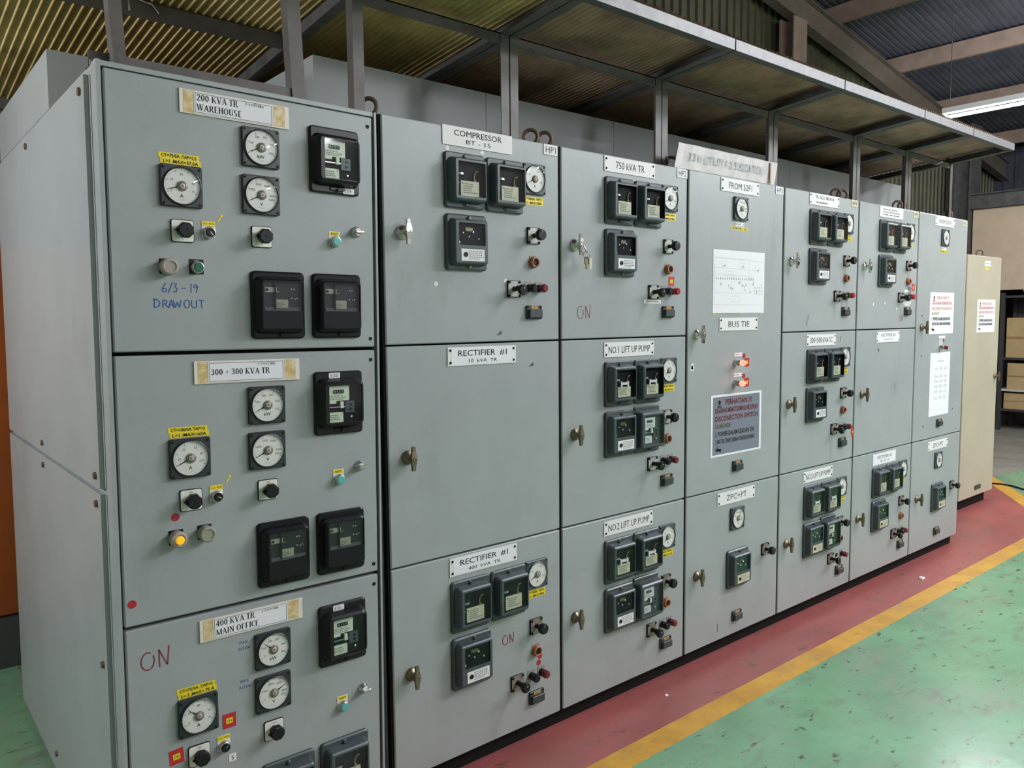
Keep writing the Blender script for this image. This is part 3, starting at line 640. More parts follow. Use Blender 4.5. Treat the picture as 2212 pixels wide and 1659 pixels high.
# keys hanging in the lock of the handle
ky = MB(); ky.tube([(.0, -.050, -.006), (.004, -.056, -.02), (.012, -.052, -.030)], .0025, SILV, 6); ky.torus((.016, -.050, -.040), .012, .002, (.6, .8, 0), SILV, 14, 5)
ky.plate(.022, .030, .008, -.046, -.050, BRONZE, .001, .018, -.062); ky.slab(.014, .021, -.095, -.074, -.046, -.0485, BRONZE); ky.slab(.028, .042, -.094, -.052, -.050, -.053, CREAM)
obj('key_ring', ky, c2, (.079, 0, TU-.372))
nameplate(c2, .395, 1.497, [big('NO.1 LIFT UP PUMP', .255)]); cell(c2, TM, R_AC, R_C, R_D, 215, AL, ('CT=40/5A TAP=4,1', 'L=1 MAX=41A'), H_B, SW_C, SW_P, lr=L_R)
nameplate(c2, .395, .763, [big('NO.2 LIFT UP PUMP', .255)]); cell(c2, TL, R_AC, R_C, R_D, 215, AL, ('CT=40/5A TAP=4,1', 'L=1 MAX=41A'), H_B, SW_R, SW_PR, lr=L_R)
# --- HP3 (long upper door)
c3 = hp(2, 'blue-grey switchgear cabinet with tall FROM 52F1 and BUS TIE door', True, (1, 1))
nameplate(c3, .393, 2.231, [big('FROM 52F1', .185)]); tag(c3, .727, 2.246, 'HP3')
place(gauge('V', VV, 215, True, 'voltmeter'), c3, (.394, 0, 2.130))
def minilabel(par, x, z, w=.070, h=.017):
    b = MB(); b.slab(-w/2, w/2, -h/2, h/2, 0, -.0015, WHITE); b.disc(-w/2+.006, 0, .003, -.0017, INK, 8); b.disc(w/2-.006, 0, .003, -.0017, INK, 8); fineprint(b, -w/2+.014, w/2-.014, -h*.3, h*.3, -.0017, 1, GREYINK, 4); return obj('small_label', b, par, (x, 0, z))
minilabel(c3, .394, 2.058); tape(c3, .393, 2.038, [('FROM PTM.3 - 52F1', 0)], .138, .014)
nameplate(c3, .396, 1.591, [big('BUS TIE', .170)], .308)
place(H_C, c3, (.076, 0, 1.549)); chip(c3, .045, 1.40, [(-.016, -.012), (-.010, .016), (.008, .02), (.014, .0), (.010, -.018)], CHIPW); chip(c3, .045, 1.40, [(-.010, -.006), (-.006, .008), (.004, .01), (.006, -.010)], CHIP)
for z in (1.408, 1.311):
    place(L_LIT, c3, (.375, 0, z)); minilabel(c3, .396, z+.038); obj('on_tag', ONT, c3, (.470, 0, z-.002)); obj('sticker', DOT, c3, (.445, -.0015, z+.031))
place(TB, c3, (.397, 0, .910))
nameplate(c3, .398, .763, [big('ZPC+PT', .165)], .308); place(gauge('V', VV, 55, True, 'voltmeter'), c3, (.402, 0, .653))
place(R_CG, c3, (.407, 0, .406)); place(SW_R, c3, (.651, 0, .449)); place(H_B, c3, (.090, 0, .430)); place(TB, c3, (.410, 0, .166))
chip(c3, .26, .14, [(-.002, -.02), (-.002, .02), (.002, .02), (.002, -.02)])
# --- HP4
c4 = hp(3, 'blue-grey switchgear cabinet with 300+500 kVA SC door')
n4 = nameplate(c4, .390, 2.235, [('TR. NO.I 300 KVA', .012, .018, .195, -.004, INK)]); b = MB(); fineprint(b, -.085, .095, -.024, -.006, -.0035, 1, GREYINK, 71); obj('faded_writing', b, n4); tag(c4, .714, 2.248, 'HP4', CREAM)
cell(c4, TU, R_A, R_C, None, 215, AHP, ('CT=40/5A TAP=5', 'L=1 MAX=40A'), H_C, SW_R, SW_PR, lr=L_RL)
nameplate(c4, .390, 1.497, [big('300+500 kVA SC', .235, 0, .030)]); cell(c4, TM, R_A, R_C, None, 60, AHP, ('CT=40/5A TAP=5', 'L=1 MAX=40A'), H_B, SW_R, SW_PR, lr=L_R)
rt_ = MB(); rt_.add([(-.018, -.0005, .0), (0, -.0005, .028), (.018, -.0005, 0), (0, -.0005, -.034), (-.018, .002, .0), (0, .002, .028), (.018, .002, 0), (0, .002, -.034)], [(3, 2, 1, 0), (4, 5, 6, 7), (0, 1, 5, 4), (1, 2, 6, 5), (2, 3, 7, 6), (3, 0, 4, 7)], REDP); rt_.disc(0, 0, .006, -.0012, YEL, 8)
obj('hanging_tag', rt_, c4, (.672, -.046, TM-.570))
nameplate(c4, .390, .763, [big('NO.3 LIFT UP PUMP', .255)]); cell(c4, TL, R_AG, R_CG, R_DG, 215, AL, ('CT=40/5A TAP=4', 'L=1 MAX=41A'), H_B, SW_R, SW_PR, lb=False, lr=L_R)
b = MB(); b.lathe([(.013, 0), (.013, .001)], INK, 14); obj('empty_hole', b, c4, (.614, 0, TL-.541))
for x, z in ((.25, 1.62), (.24, 1.59), (.60, 1.50)): chip(c4, x, z, [(-.003, -.018), (-.001, .018), (.004, .01), (.003, -.012)])
# --- HP5
c5 = hp(4, 'blue-grey switchgear cabinet with two RECTIFIER #3 doors')
n5 = nameplate(c5, .395, 2.231, [], .300, .062, False, 'paper'); b = MB(); fineprint(b, -.115, .115, -.024, .022, -.0042, 3, GREYINK, 81); obj('faded_print', b, n5); tag(c5, .725, 2.246, 'HP5', CREAM)
cell(c5, TU, R_A, R_C, None, 205, AHP, ('CT=40/5A TAP=5', 'L=1 MAX=40A'), H_C, SW_R, SW_PR, lr=L_RR)
obj('on_tag', ONT, c5, (.676, -.02, 1.795), rot=(0, .2, 0))
for z, w in ((1.773, .075), (1.703, .105), (1.690, .075)):
    t = MB(); t.slab(-w/2, w/2, -.008, .008, 0, -.0008-.0003*(z < 1.7), WHITE); obj('label_strip', t, c5, (.640, 0, z))
marker(c5, 'faint handwritten ON', ON_P, .545, 1.605, .003, REDMK, .030)
for x, z in ((.20, 1.692), (.345, 1.697), (.50, 1.665)): chip(c5, x, z, [(a-x, b-z) for a, b in scr(x, z)], CHIPW)
nameplate(c5, .396, 1.496, [('RECTIFIER #3', .012, .019, .185, .0, GREYINK), ('10  kVA  TR', -.014, .012, .110, -.004, GREYINK)], .300, .064, True, 'paper')
place(H_B, c5, (.088, 0, 1.170)); chip(c5, .28, 1.42, [(-.012, .012), (.004, .008), (.014, -.012), (.006, -.008), (-.008, -.002)]); chip(c5, .51, 1.19, [(-.002, -.022), (-.003, .022), (.002, .022), (.003, -.022)])
nameplate(c5, .396, .760, [('RECTIFIER #3', .012, .019, .190, .0, GREYINK), ('400  kVA  TR', -.014, .012, .120, -.004, GREYINK)], .300, .068, False, 'paper')
cell(c5, TL, R_AGG, R_CG, None, 205, AHP, ('CT=40/5A TAP=5', 'L=1 MAX=40A'), H_B, SW_R, SW_PR, lr=L_R)
# --- HP6
c6 = hp(5, 'blue-grey switchgear cabinet with tall FROM 52F10 door, farthest of the row', True)
nameplate(c6, .388, 2.231, [big('FROM 52F10', .19, 0, .026)], .308); tag(c6, .705, 2.243, 'HP6', CREAM, GREYINK)
place(gauge('V', VV, 240, True, 'voltmeter'), c6, (.390, 0, 2.129)); minilabel(c6, .385, 2.058, .076); tape(c6, .388, 2.040, [('FROM PTM.3 - 52F10', 0)], .140, .014)
place(H_B, c6, (.087, 0, 1.546)); b = MB(); b.slab(-.05, .05, -.009, .009, 0, -.0012, WHITE); obj('label_strip', b, c6, (.406, 0, 1.478)); b = MB(); b.slab(-.045, .015, -.028, .018, 0, -.001, mat('pale_grey_plate', (.50, .53, .53), .4)); obj('small_label', b, c6, (.406, 0, 1.448)); obj('sticker', DOT, c6, (.430, -.001, 1.455))
place(L_OFF, c6, (.377, 0, 1.409)); place(TB, c6, (.397, 0, .905))
nameplate(c6, .398, .757, [big('ZPC+PT', .165)], .312); place(gauge('V', VV, 100, True, 'voltmeter'), c6, (.405, 0, .652))
place(R_CG, c6, (.402, 0, .401)); place(SW_R, c6, (.648, 0, .447)); place(H_B, c6, (.096, 0, .430)); place(TB, c6, (.411, 0, .165))
b = MB(); b.cyl((P, .02, .98), (P, .02, 1.12), .013, .013, BLK, 8); obj('hinge', b, c6)
for x, z in ((.57, 1.73), (.10, 1.36), (.16, .9), (.62, .98), (.50, 1.39), (.09, 1.62)): chip(c6, x, z, [(-.010, -.003), (-.004, .006), (.010, .008), (.004, -.006)])

# ------------------------------------------------------------------ big cabinet at the left
lc = thing('switchgear_cabinet', 'blue-grey switchgear cabinet with 200, 300 + 300 and 400 KVA TR doors, nearest at left', 'cabinet', (-.41-.0225, 0, 0))
lc.rotation_euler = (0, .0107, 0)
LX = lambda x: x+.41
c = MB(); c.box(LX(-.799), LX(-.013), .032, 1.61, .05, 2.268, PAINT); c.box(LX(-.790), LX(-.020), .028, .032, .06, 2.262, GAPSH); obj('carcass', c, lc)
f = MB(); f.box(LX(-.800), LX(-.789), -.008, .032, .05, 2.27, PAINT); f.box(LX(-.019), LX(-.012), -.004, .032, .05, 2.27, PAINT); f.box(LX(-.789), LX(-.019), .0, .032, 2.2575, 2.27, PAINT); obj('door_frame', f, lc)
b = MB(); b.box(LX(-.785), LX(-.02), .03, 1.6, 0.004, .05, BLKP); obj('plinth', b, lc)
b = MB(); b.box(LX(-.013), LX(-.004), .05, .12, .05, 2.26, GAPSH); obj('side_gap_shade', b, lc)  # dark strip standing in for shade between the two cabinets
for z0, z1 in ((1.187, 2.246), (.045, 1.172)):
    s = MB(); s.box(-.013, 0, 0, 1.55, z0, z1, PAINT); s.box(-.001, .009, -.0125, 0, z0, z1, PAINT); so = obj('side_panel', s, lc, (LX(-.8), .065, 0))
    bt = MB(); bt.cyl((-.013, 0, 0), (-.020, 0, 0), .011, .010, RUST, 6, smooth=False)
    for yy, zz in ([(.04, z1-.035), (.85, z1-.035), (.04, z0+.03), (.80, z0+.03)] if z0 > 1 else [(.04, z1-.03), (.80, z1-.03), (.04, .7), (.30, .12), (.80, .12)]):
        obj('bolt', bt.build('bolt') if 'bolt_m' not in globals() else bolt_m, so, (0, yy, zz))
for z0, z1 in ((1.546, 2.2545), (.823, 1.536), (.10, .813)):
    d = MB(); d.plate(.757, z1-z0, .004, .028, 0, PAINT, .0035, n=2); do = obj('door', d, lc, (LX(-.4035), 0, (z0+z1)/2))
    for dz in ((z1-z0)/2-.030, -(z1-z0)/2+.026):
        b = MB(); b.lathe([(.006, 0), (.006, .0012)], INK, 10); obj('bolt_hole', b, do, (.3625, 0, dz))
h = MB(); h.box(LX(-.80), LX(-.02), .585, 1.60, 2.2685, 2.446, PAINT); obj('rear_housing', h, lc)
b = MB(); b.cyl((0, 0, 0), (0, 0, .012), .012, .012, RUST, 8); obj('top_bolt', b, lc, (LX(-.79), .06, 2.27)); obj('top_bolt', b.build('top_bolt'), lc, (LX(-.10), .05, 2.27))

def old_switch(knobmat=BLK):
    p = MB(); p.plate(.060, .060, .006, 0, -.004, BLK, .001); p.plate(.056, .056, .005, -.004, -.0052, mat('switch_white', (.78, .76, .68), .4), .0005); p.text('OFF', 0, .0215, .004, -.0055, INK); p.text('1', -.023, 0, .004, -.0055, INK); p.text('2', 0, -.022, .004, -.0055, INK)
    k = MB(); n = 8
    rings = [[(r*math.cos(2*pi*(i+.5)/n), -d, r*math.sin(2*pi*(i+.5)/n)) for i in range(n)] for r, d in ((.014, .005), (.0145, .018), (.0215, .020), (.021, .036), (.018, .038))]
    k.loft(rings, knobmat, False, True); k.lathe([(.003, .038), (.003, .0385)], INK, 8); k.add([(-.028, -.026, 0), (-.019, -.026, .006), (-.019, -.026, -.006)], [(0, 1, 2)], knobmat)
    return ('selector_switch', p.build('selector_switch'), [('knob', k.build('knob'))])
OSW = old_switch()
def sel_switch(rot, ln):
    p = MB(); p.slab(-.018, .018, -.012, .031, 0, -.0012, WHITE); p.slab(-.018, .018, .018, .031, -.0012, -.0016, YEL); p.text('LOCAL', -.009, .0245, .004, -.0019, INK, width=.012); p.text('REMOTE', .009, .0245, .004, -.0019, INK, width=.014)
    p.lathe([(.0165, .0012), (.0165, .012), (.0145, .015), (.0125, .015)], SILV, 20)
    k = MB(); k.lathe([(.0125, .012), (.0125, .018), (.011, .0195)], BLK, 18); a = math.radians(rot); c_, s_ = math.cos(a), math.sin(a); k.line((-.001*c_, .001-.001*s_), (.009*c_, .009*s_), .002, -.0198, ln)
    return ('selector_switch', p.build('selector_switch'), [('knob', k.build('knob'))])
def reset_btn():
    p = MB(); p.slab(-.018, .018, -.010, .031, 0, -.0012, WHITE); p.slab(-.016, .016, .018, .030, -.0012, -.0016, YEL); p.text('RESET', 0, .024, .006, -.0019, INK, width=.022, bold=.01); p.lathe([(.0165, .0012), (.0165, .014), (.0145, .018), (.0130, .018)], SILV, 20)
    k = MB(); k.lathe([(.0128, .014), (.0128, .019), (.011, .020)], TEAL, 18)
    return ('push_button', p.build('push_button'), [('button_cap', k.build('button_cap'))])
RST = reset_btn()
def lbutton(cap, capcol, txt):
    p = MB(); p.slab(-.019, .019, -.018, .022, 0, -.0012, BLK); p.text(txt, 0, .017, .005, -.0015, WHITE); p.lathe([(.0165, .0012), (.0165, .014), (.0145, .019), (.0125, .019)], SILV if not cap else capcol, 20)
    k = MB()
    if cap: k.lathe([(.0215, .004), (.0225, .020), (.0215, .030), (.015, .033), (.0145, .031)], capcol, 20)
    if cap == 'lit': k.lathe([(.0115, .031), (.0115, .037), (.009, .039)], YELLIT, 16)
    if not cap: k.lathe([(.0125, .014), (.0125, .022), (.011, .0235)], capcol, 18)
    return ('push_button', p.build('push_button'), [('rubber_cap' if cap else 'button_cap', k.build('button_cap'))])
B_T = lbutton('cap', TAUPE, 'ON'); B_O = lbutton('cap', OLCAP, 'OFF'); B_L = lbutton('lit', TAUPE, 'ON'); B_G = lbutton(None, GREENB, 'OFF')
def lock_knob():
    p = MB(); p.lathe([(.0165, 0), (.0165, .005), (.013, .008), (.013, .016), (.011, .018)], SILV, 18)
    k = MB(); k.plate(.030, .010, .004, -.016, -.032, SILV, .002)
    return ('door_lock', p.build('door_lock'), [('thumb_turn', k.build('thumb_turn'))])
LK = lock_knob()
def card(lines, small, x, z, w=.303, h=.062, px0=None):
    p = MB(); p.slab(-w/2, w/2, -h/2, h/2, 0, -.004, PLAST); p.slab(-w/2+.010, -w/2+.042, -h/2+.002, h/2-.001, -.004, -.0045, GLUE); p.slab(w/2-.046, w/2-.012, -h/2+.004, h/2-.002, -.004, -.0045, GLUE)
    o = obj('nameplate', p, lc, (LX(x), 0, z)); s = MB(); X0, X1 = -w/2+.037, w/2-.048; zz = h/2-.003
    s.slab(X0, X1, -zz, zz, -.0045, -.0052, PAPER); y = -.0056
    for a, b_, c_, d_ in ((X0+.003, X1-.003, zz-.0034, zz-.0024), (X0+.003, X1-.003, -zz+.0024, -zz+.0034), (X0+.003, X0+.0038, -zz+.003, zz-.003), (X1-.0038, X1-.003, -zz+.003, zz-.003)): s.rect(a, b_, c_, d_, y, INK)
    so = obj('paper_insert', s, o); t = MB()
    # lettering sits on the paper insert of the plate
    if len(lines) == 2: serif(t, lines[0], X0+.007, .0060, .0165, y-.0002, INK, 1.0); t1 = MB(); serif(t1, lines[1], X0+.007, -.0195, .0165, y-.0002, INK, 1.0); obj('lettering', t1, o)
    else: serif(t, lines[0], X0+.007, -.008, .0165, y-.0002, INK, 1.0)
    t3 = MB(); serif(t3, small, X1-.078, zz-.012, .0062, y-.0002, INK, 1.22); obj('lettering', t3, o)
    t2 = obj('lettering', t, o); return o
Z3 = (2.111, 1.386, .663)
SPEC = [
 dict(lines=('200 KVA TR', 'WAREHOUSE'), cz=2.206, cx=-.450, kw=203, v=207, a=196, al=A75, tp=('CT=75/5A ;TAP=2,5', 'L=1 ;MAX=37,5A'), e='E19', ez=-.085, ex=.042),
 dict(lines=('300 + 300 KVA TR',), cz=1.486, cx=-.434, kw=206, v=207, a=206, al=A100, tp=('CT=100/5A TAP=3', 'L=1 ;MAX=60A'), e='E30', ez=.084, ex=-.016),
 dict(lines=('400 KVA TR', 'MAIN OFFICE'), cz=.765, cx=-.441, kw=140, v=28, a=140, al=A75, tp=('CT=75/5A ;TAP=5', 'L= 5 ;MAX= 75 A'), e='E16', ez=.084, ex=-.016)]
for i, (S, z0) in enumerate(zip(SPEC, Z3)):
    card(S['lines'], 'F-3 UTY HP6', S['cx'], S['cz'])
    place(gauge('kW', KW, S['kw'], False, 'kilowatt_meter'), lc, (LX(-.385), 0, z0)); place(gauge('V', VV, S['v'], False, 'voltmeter'), lc, (LX(-.387), 0, z0-.131)); place(gauge('A', S['al'], S['a'], False, 'ammeter'), lc, (LX(-.604), 0, z0-.130))
    tape(lc, LX(-.605), z0-.130+.078, [(S['tp'][0], -.001), (S['tp'][1], .003)], .104, .0145)
    k = place(R_K, lc, (LX(-.158), 0, z0-.008)); b = MB(); b.plate(.038, .017, .003, -.0108, -.0135, WHITE, .0005); serif(b, S['e'], -.014, -.0055, .011, -.0138, GREYINK, 1.15); obj('number_label', b, k, (S['ex'], 0, S['ez']))
    place(OSW, lc, (LX(-.604), 0, z0-.246)); place(OSW, lc, (LX(-.387), 0, z0-.247))
    place(sel_switch((-50, -25, 45)[i], (WHITE, YEL, SILV)[i]), lc, (LX(-.535), 0, z0-.246)); place(RST, lc, (LX(-.160), 0, z0-.246)); place(LK, lc, (LX(-.088), 0, z0-.212))
    rl = R_L if i < 2 else R_A
    place(rl, lc, (LX(-.344), 0, z0-.439)); place(rl, lc, (LX(-.158), 0, z0-.439))
    if i == 0: place(B_T, lc, (LX(-.646), 0, z0-.343)); place(B_G, lc, (LX(-.570), 0, z0-.341))
    else: place(B_L, lc, (LX(-.646), 0, z0-.345)); place(B_O, lc, (LX(-.570), 0, z0-.343))
obj('sticker', DOT, lc, (LX(-.646), 0, 1.098)); obj('sticker', DOT, lc, (LX(-.762), 0, .884))
obj('on_tag', ONT, lc, (LX(-.517), 0, .486)); obj('on_tag', ONT, lc, (LX(-.664), 0, .432), rot=(0, -.08, 0))
b = MB(); b.slab(-.0105, .0105, -.0115, .0115, 0, -.001, WHITE); b.text('5', 0, 0, .012, -.0014, INK); obj('number_label', b, lc, (LX(-.511), 0, .374))
for x, z in ((-.503, 1.906), (-.500, 1.184)):
    b = MB(); b.line((-.006, -.010), (.004, .006), .004, -.0005, YEL); b.disc(.005, .008, .004, -.0006, YEL, 8); obj('tape_scrap', b, lc, (LX(x), 0, z))
marker(lc, 'red handwritten ON', ON_P, LX(-.729), .720, .0035, REDMK, .040)
S6 = [[(.45, 1.0), (.15, .6), (.0, .25), (.1, .0), (.4, .0), (.5, .25), (.3, .42), (.05, .3)], [(.65, -.15), (1.15, 1.1)], [(1.25, .95), (1.6, .95), (1.4, .6), (1.65, .35), (1.5, .0), (1.2, .02)], [(2.1, .45), (2.6, .45)], [(3.15, .0), (3.2, 1.0)], [(3.9, .7), (3.65, .95), (3.45, .7), (3.6, .5), (3.95, .75), (3.75, .0)]]
SD = [[(.05, .0), (.1, 1.0)], [(-.1, 1.0), (.4, .95), (.7, .6), (.55, .15), (0, 0)], [(1.0, .0), (1.05, .95)], [(1.05, .95), (1.5, .8), (1.45, .55), (1.1, .45)], [(1.2, .45), (1.7, .0)], [(1.65, .0), (1.95, .95), (2.25, .0)], [(1.75, .35), (2.15, .35)], [(2.2, .9), (2.4, .05), (2.65, .7), (2.9, .05), (3.1, .95)], arc(3.75, .48, .33, .48, 90, 450, 12), [(4.3, .95), (4.3, .25), (4.55, .0), (4.85, .1), (4.9, .95)], [(5.1, .95), (5.8, .95)], [(5.45, .95), (5.5, .0)]]
marker(lc, 'blue handwritten date', S6, LX(-.660), 1.703, .0024, BLUEMK, .0235); marker(lc, 'blue handwritten DRAW OUT', SD, LX(-.682), 1.661, .0026, BLUEMK, .0225)
SM = [[(0, 0), (.05, .9), (.4, .3), (.75, .9), (.8, 0)], [(1.1, 0), (1.4, .9), (1.7, 0)], [(2.0, .9), (2.6, 0)], [(2.6, .9), (2.0, 0)]]; SN = [[(0, .8), (.4, .9), (.4, .5), (0, 0), (.5, 0)], [(.9, .9), (.8, .1), (1.2, .1), (1.1, .5)], [(1.9, .9), (1.5, .9), (1.5, .5), (1.9, .4), (1.5, 0)], [(2.3, .9), (2.3, 0)], [(2.8, .9), (2.3, .4), (2.9, 0)], [(3.0, .9), (3.2, 0), (3.4, .6), (3.6, 0), (3.8, .9)]]
for z in (.700, .585): marker(lc, 'small blue handwriting', SM, LX(-.482), z, .0011, BLUEMK, .009); marker(lc, 'small blue handwriting', SN, LX(-.486), z-.018, .0011, BLUEMK, .009)

# ------------------------------------------------------------------ beige cabinet
bc = thing('switchgear_cabinet', 'beige single-door cabinet with a white notice, beyond the blue-grey row', 'cabinet', (5.57, .34, 0))
WB = .73
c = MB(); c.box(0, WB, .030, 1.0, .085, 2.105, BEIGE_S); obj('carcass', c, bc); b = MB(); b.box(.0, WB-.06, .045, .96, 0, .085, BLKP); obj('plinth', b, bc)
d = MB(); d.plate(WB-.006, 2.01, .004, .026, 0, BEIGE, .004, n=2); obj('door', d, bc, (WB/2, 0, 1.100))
place(H_B, bc, (.672, 0, 1.095)); b = MB(); b.slab(-.066, .066, -.022, .022, 0, -.002, WHITE); fineprint(b, -.05, .05, -.01, .01, -.0023, 1, FADE, 2); obj('nameplate', b, bc, (.415, 0, 2.045)); b = MB(); b.slab(-.035, .035, -.009, .009, 0, -.001, YEL); obj('label_tape', b, bc, (.405, 0, 2.003))
b = MB(); b.plate(.125, .036, .003, 0, -.006, DKGREY, .002); obj('vent_plate', b, bc, (.385, 0, .165)); obj('lifting_eye', EYE, bc, (WB-.10, .14, 2.105)); obj('lifting_eye', EYE, bc, (.05, .14, 2.105))

# ================================================================== papers on the doors
def skull(t, x, z, s, y, m_):
    t.disc(x, z+.25*s, .42*s, y, m_, 14, .40*s); t.rect(x-.22*s, x+.22*s, z-.30*s, z+.0*s, y-.0001, m_)
    t.line((x-.55*s, z-.45*s), (x+.55*s, z-.85*s), .16*s, y, m_); t.line((x-.55*s, z-.85*s), (x+.55*s, z-.45*s), .16*s, y-.0001, m_)
    for a in (-.55, .55):
        for b_ in (-.45, -.85): t.disc(x+a*s, z+b_*s, .12*s, y-.0002, m_, 8)
def notice(label, x, y, z, w, h, bg, r_, o_, k_, border, group=None):
    p = MB(); p.slab(-w/2, w/2, -h/2, h/2, 0, -.0012, PAPER); ww, hh = w, h
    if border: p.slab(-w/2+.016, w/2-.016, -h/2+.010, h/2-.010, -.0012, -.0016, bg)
    o = thing('warning_notice', label, 'notice', (x, y, z), group, p); t = MB(); yy = -.0020; W_ = w*.84
    skull(t, -.34*w, .36*h, .080*h, yy, k_)
    t.text('PERHATIAN !!!', .03*w, .375*h, .085*h, yy, r_, width=W_*.62, bold=.03)
    t.text('DILARANG MEMUTUS/MENGHIDUPKAN', 0, .245*h, .075*h, yy, r_, width=W_, bold=.03)
    t.text('DISCONECTION SWITCH', 0, .115*h, .078*h, yy, r_, width=W_, bold=.03)
    t.text('DALAM KONDISI:', -W_/2, -.005*h, .065*h, yy, o_, width=W_*.36, bold=.03, align='L')
    t.text('1. POWER DALAM KEADAN ON', -W_/2+.01*w, -.135*h, .075*h, yy, k_, width=W_*.90, bold=.02, align='L')
    t.text('2. MOTOR, TRAFO, BEBAN KONDISI RUNNING', -W_/2+.01*w, -.255*h, .068*h, yy, k_, width=W_*.92, bold=.02, align='L')
    t.text('ttd.', -.36*w, -.335*h, .03*h, yy, k_)
    for a, b_ in (((-.41, -.375), (-.30, -.40)), ((-.40, -.41), (-.30, -.385)), ((-.37, -.36), (-.31, -.43))): t.line((a[0]*w, a[1]*h), (b_[0]*w, b_[1]*h), .022*h, yy, k_)
    obj('lettering', t, o); return o
notice('PERHATIAN notice with painted grey laminate reflection and white border below the lit red lamps', 2*P+.391, -.0005, 1.116, .413, .292, PAPERG, REDINK, OLIVEINK, INK, True)
notice('white PERHATIAN notice on the tall FROM 52F10 door', 5*P+.388, -.0005, 1.636, .378, .272, PAPER, PINKINK, TANINK, INK, False)
notice('white PERHATIAN notice taped to the beige cabinet door', 5.57+.425, .3395, 1.612, .392, .272, PAPER, PINKINK, TANINK, INK, False)
def diagram(label, x, z, w, h, seed, portrait=False):
    p = MB(); p.slab(-w/2, w/2, -h/2, h/2, 0, -.0010, PAPER); o = thing('wiring_diagram', label, 'paper', (x, -.0005, z), None, p)
    t = MB(); y = -.0014; L = .0009; rnd = random.Random(seed); ln = lambda a, b_: t.line((a[0]*w, a[1]*h), (b_[0]*w, b_[1]*h), L, y, FADE)
    bx = lambda a, b_, c_, d_: (ln((a, b_), (c_, b_)), ln((c_, b_), (c_, d_)), ln((c_, d_), (a, d_)), ln((a, d_), (a, b_)))
    if not portrait:
        ln((-.48, .375), (.49, .345)); ln((-.48, .375), (-.48, -.37)); ln((-.48, -.37), (.48, -.37)); bx(-.48, -.18, .19, .37)
        for cx, cz in ((-.30, .27), (.05, .27), (.35, .22)): bx(cx-.05, cz-.04, cx+.05, cz+.04); t.rect((cx-.01)*w, (cx+.03)*w, (cz-.03)*h, (cz-.005)*h, y-.0002, FADE)
        ln((-.48, .22), (.28, .20)); ln((-.48, .12), (.19, .10)); bx(-.28, .10, -.12, .17); bx(-.16, -.32, .0, -.23); ln((-.15, .08), (-.15, -.18))
        for i in range(18):
            cx = -.45+i*.042; t.rect(cx*w, (cx+.010)*w, .03*h, (.055+.02*rnd.random())*h, y-.0001, GREYINK); ln((cx+.005, .06), (cx+.005, .10))
        for i in range(14):
            cx = -.42+rnd.random()*.85; cz = -.02-rnd.random()*.18; t.rect(cx*w, (cx+.012+.02*rnd.random())*w, cz*h, (cz+.02+.03*rnd.random())*h, y-.0001, FADE)
        for i in range(4):
            for j in range(3): t.rect((.30+.045*i)*w, (.315+.045*i)*w, (-.20+.05*j)*h, (-.17+.05*j)*h, y-.0001, FADE)
    else:
        ln((-.44, .42), (.46, .40)); ln((-.42, -.41), (.42, -.39)); t.rect(-.12*w, .18*w, .355*h, .37*h, y, FADE)
        for cx in (-.18, .05, .28):
            for cz in (.22, .10, .02, -.06, -.14, -.24):
                for q in range(3): t.rect((cx-.06+.05*q)*w, (cx-.04+.05*q)*w, cz*h, (cz+.03+.03*rnd.random())*h, y-.0001*(q % 2), FADE)
        for cz in (.12, .045, -.03): ln((-.36, cz), (.36, cz+.005))
    obj('drawing', t, o); return o
dg = diagram('large white single-line diagram sheet taped above the BUS TIE plate', 2*P+.397, 1.789, .416, .290, 4)
tp_ = MB(); 
for x in (-.19, .02, .19): tp_.slab(x-.018, x+.018, -.158, -.140, .0004, -.0002, mat('masking_tape', (.42, .36, .22), .6))
obj('masking_tape', tp_, dg)
diagram('long white diagram sheet on the tall FROM 52F10 door', 5*P+.391, 1.166, .313, .420, 9, True)
# substation banner standing on top of the cabinets
bn = MB(); BP = [(1.462, 2.2712), (2.235, 2.2712), (2.252, 2.378), (1.486, 2.378)]; nx = 16
BANNER = mat('wrinkled_plastic_banner', (.62, .58, .57), .35, col2=(.52, .48, .47), vscale=18)
for side in (0, 1):
    vs_ = []
    for i in range(nx+1):
        t_ = i/nx
        for j in (0, 1):
            a = BP[0 if j == 0 else 3]; b_ = BP[1 if j == 0 else 2]; vs_.append((a[0]+(b_[0]-a[0])*t_-1.85, .010+.003*math.sin(i*1.9)+.004*side-.006*j, a[1]+(b_[1]-a[1])*t_-2.2712))
    bn.add(vs_, [(2*i, 2*i+2, 2*i+3, 2*i+1) for i in range(nx)], BANNER, False)
bo = thing('banner_sign', 'wrinkled white 3.3 kV UTILITY F-3 SUBSTATION banner standing on the cabinet tops', 'sign', (1.85, 0, 2.2712), None, bn)
t = MB(); t.text('3.3 kV UTILITY F-3 SUBSTATION', .0, .056, .034, .0005, mat('faded_banner_ink', (.40, .41, .43), .6), width=.58, bold=.01); obj('lettering', t, bo)
t = MB(); t.slab(.335, .345, .002, .100, .004, .0005, mat('brown_tape', (.36, .20, .12), .6)); obj('tape_strip', t, bo)

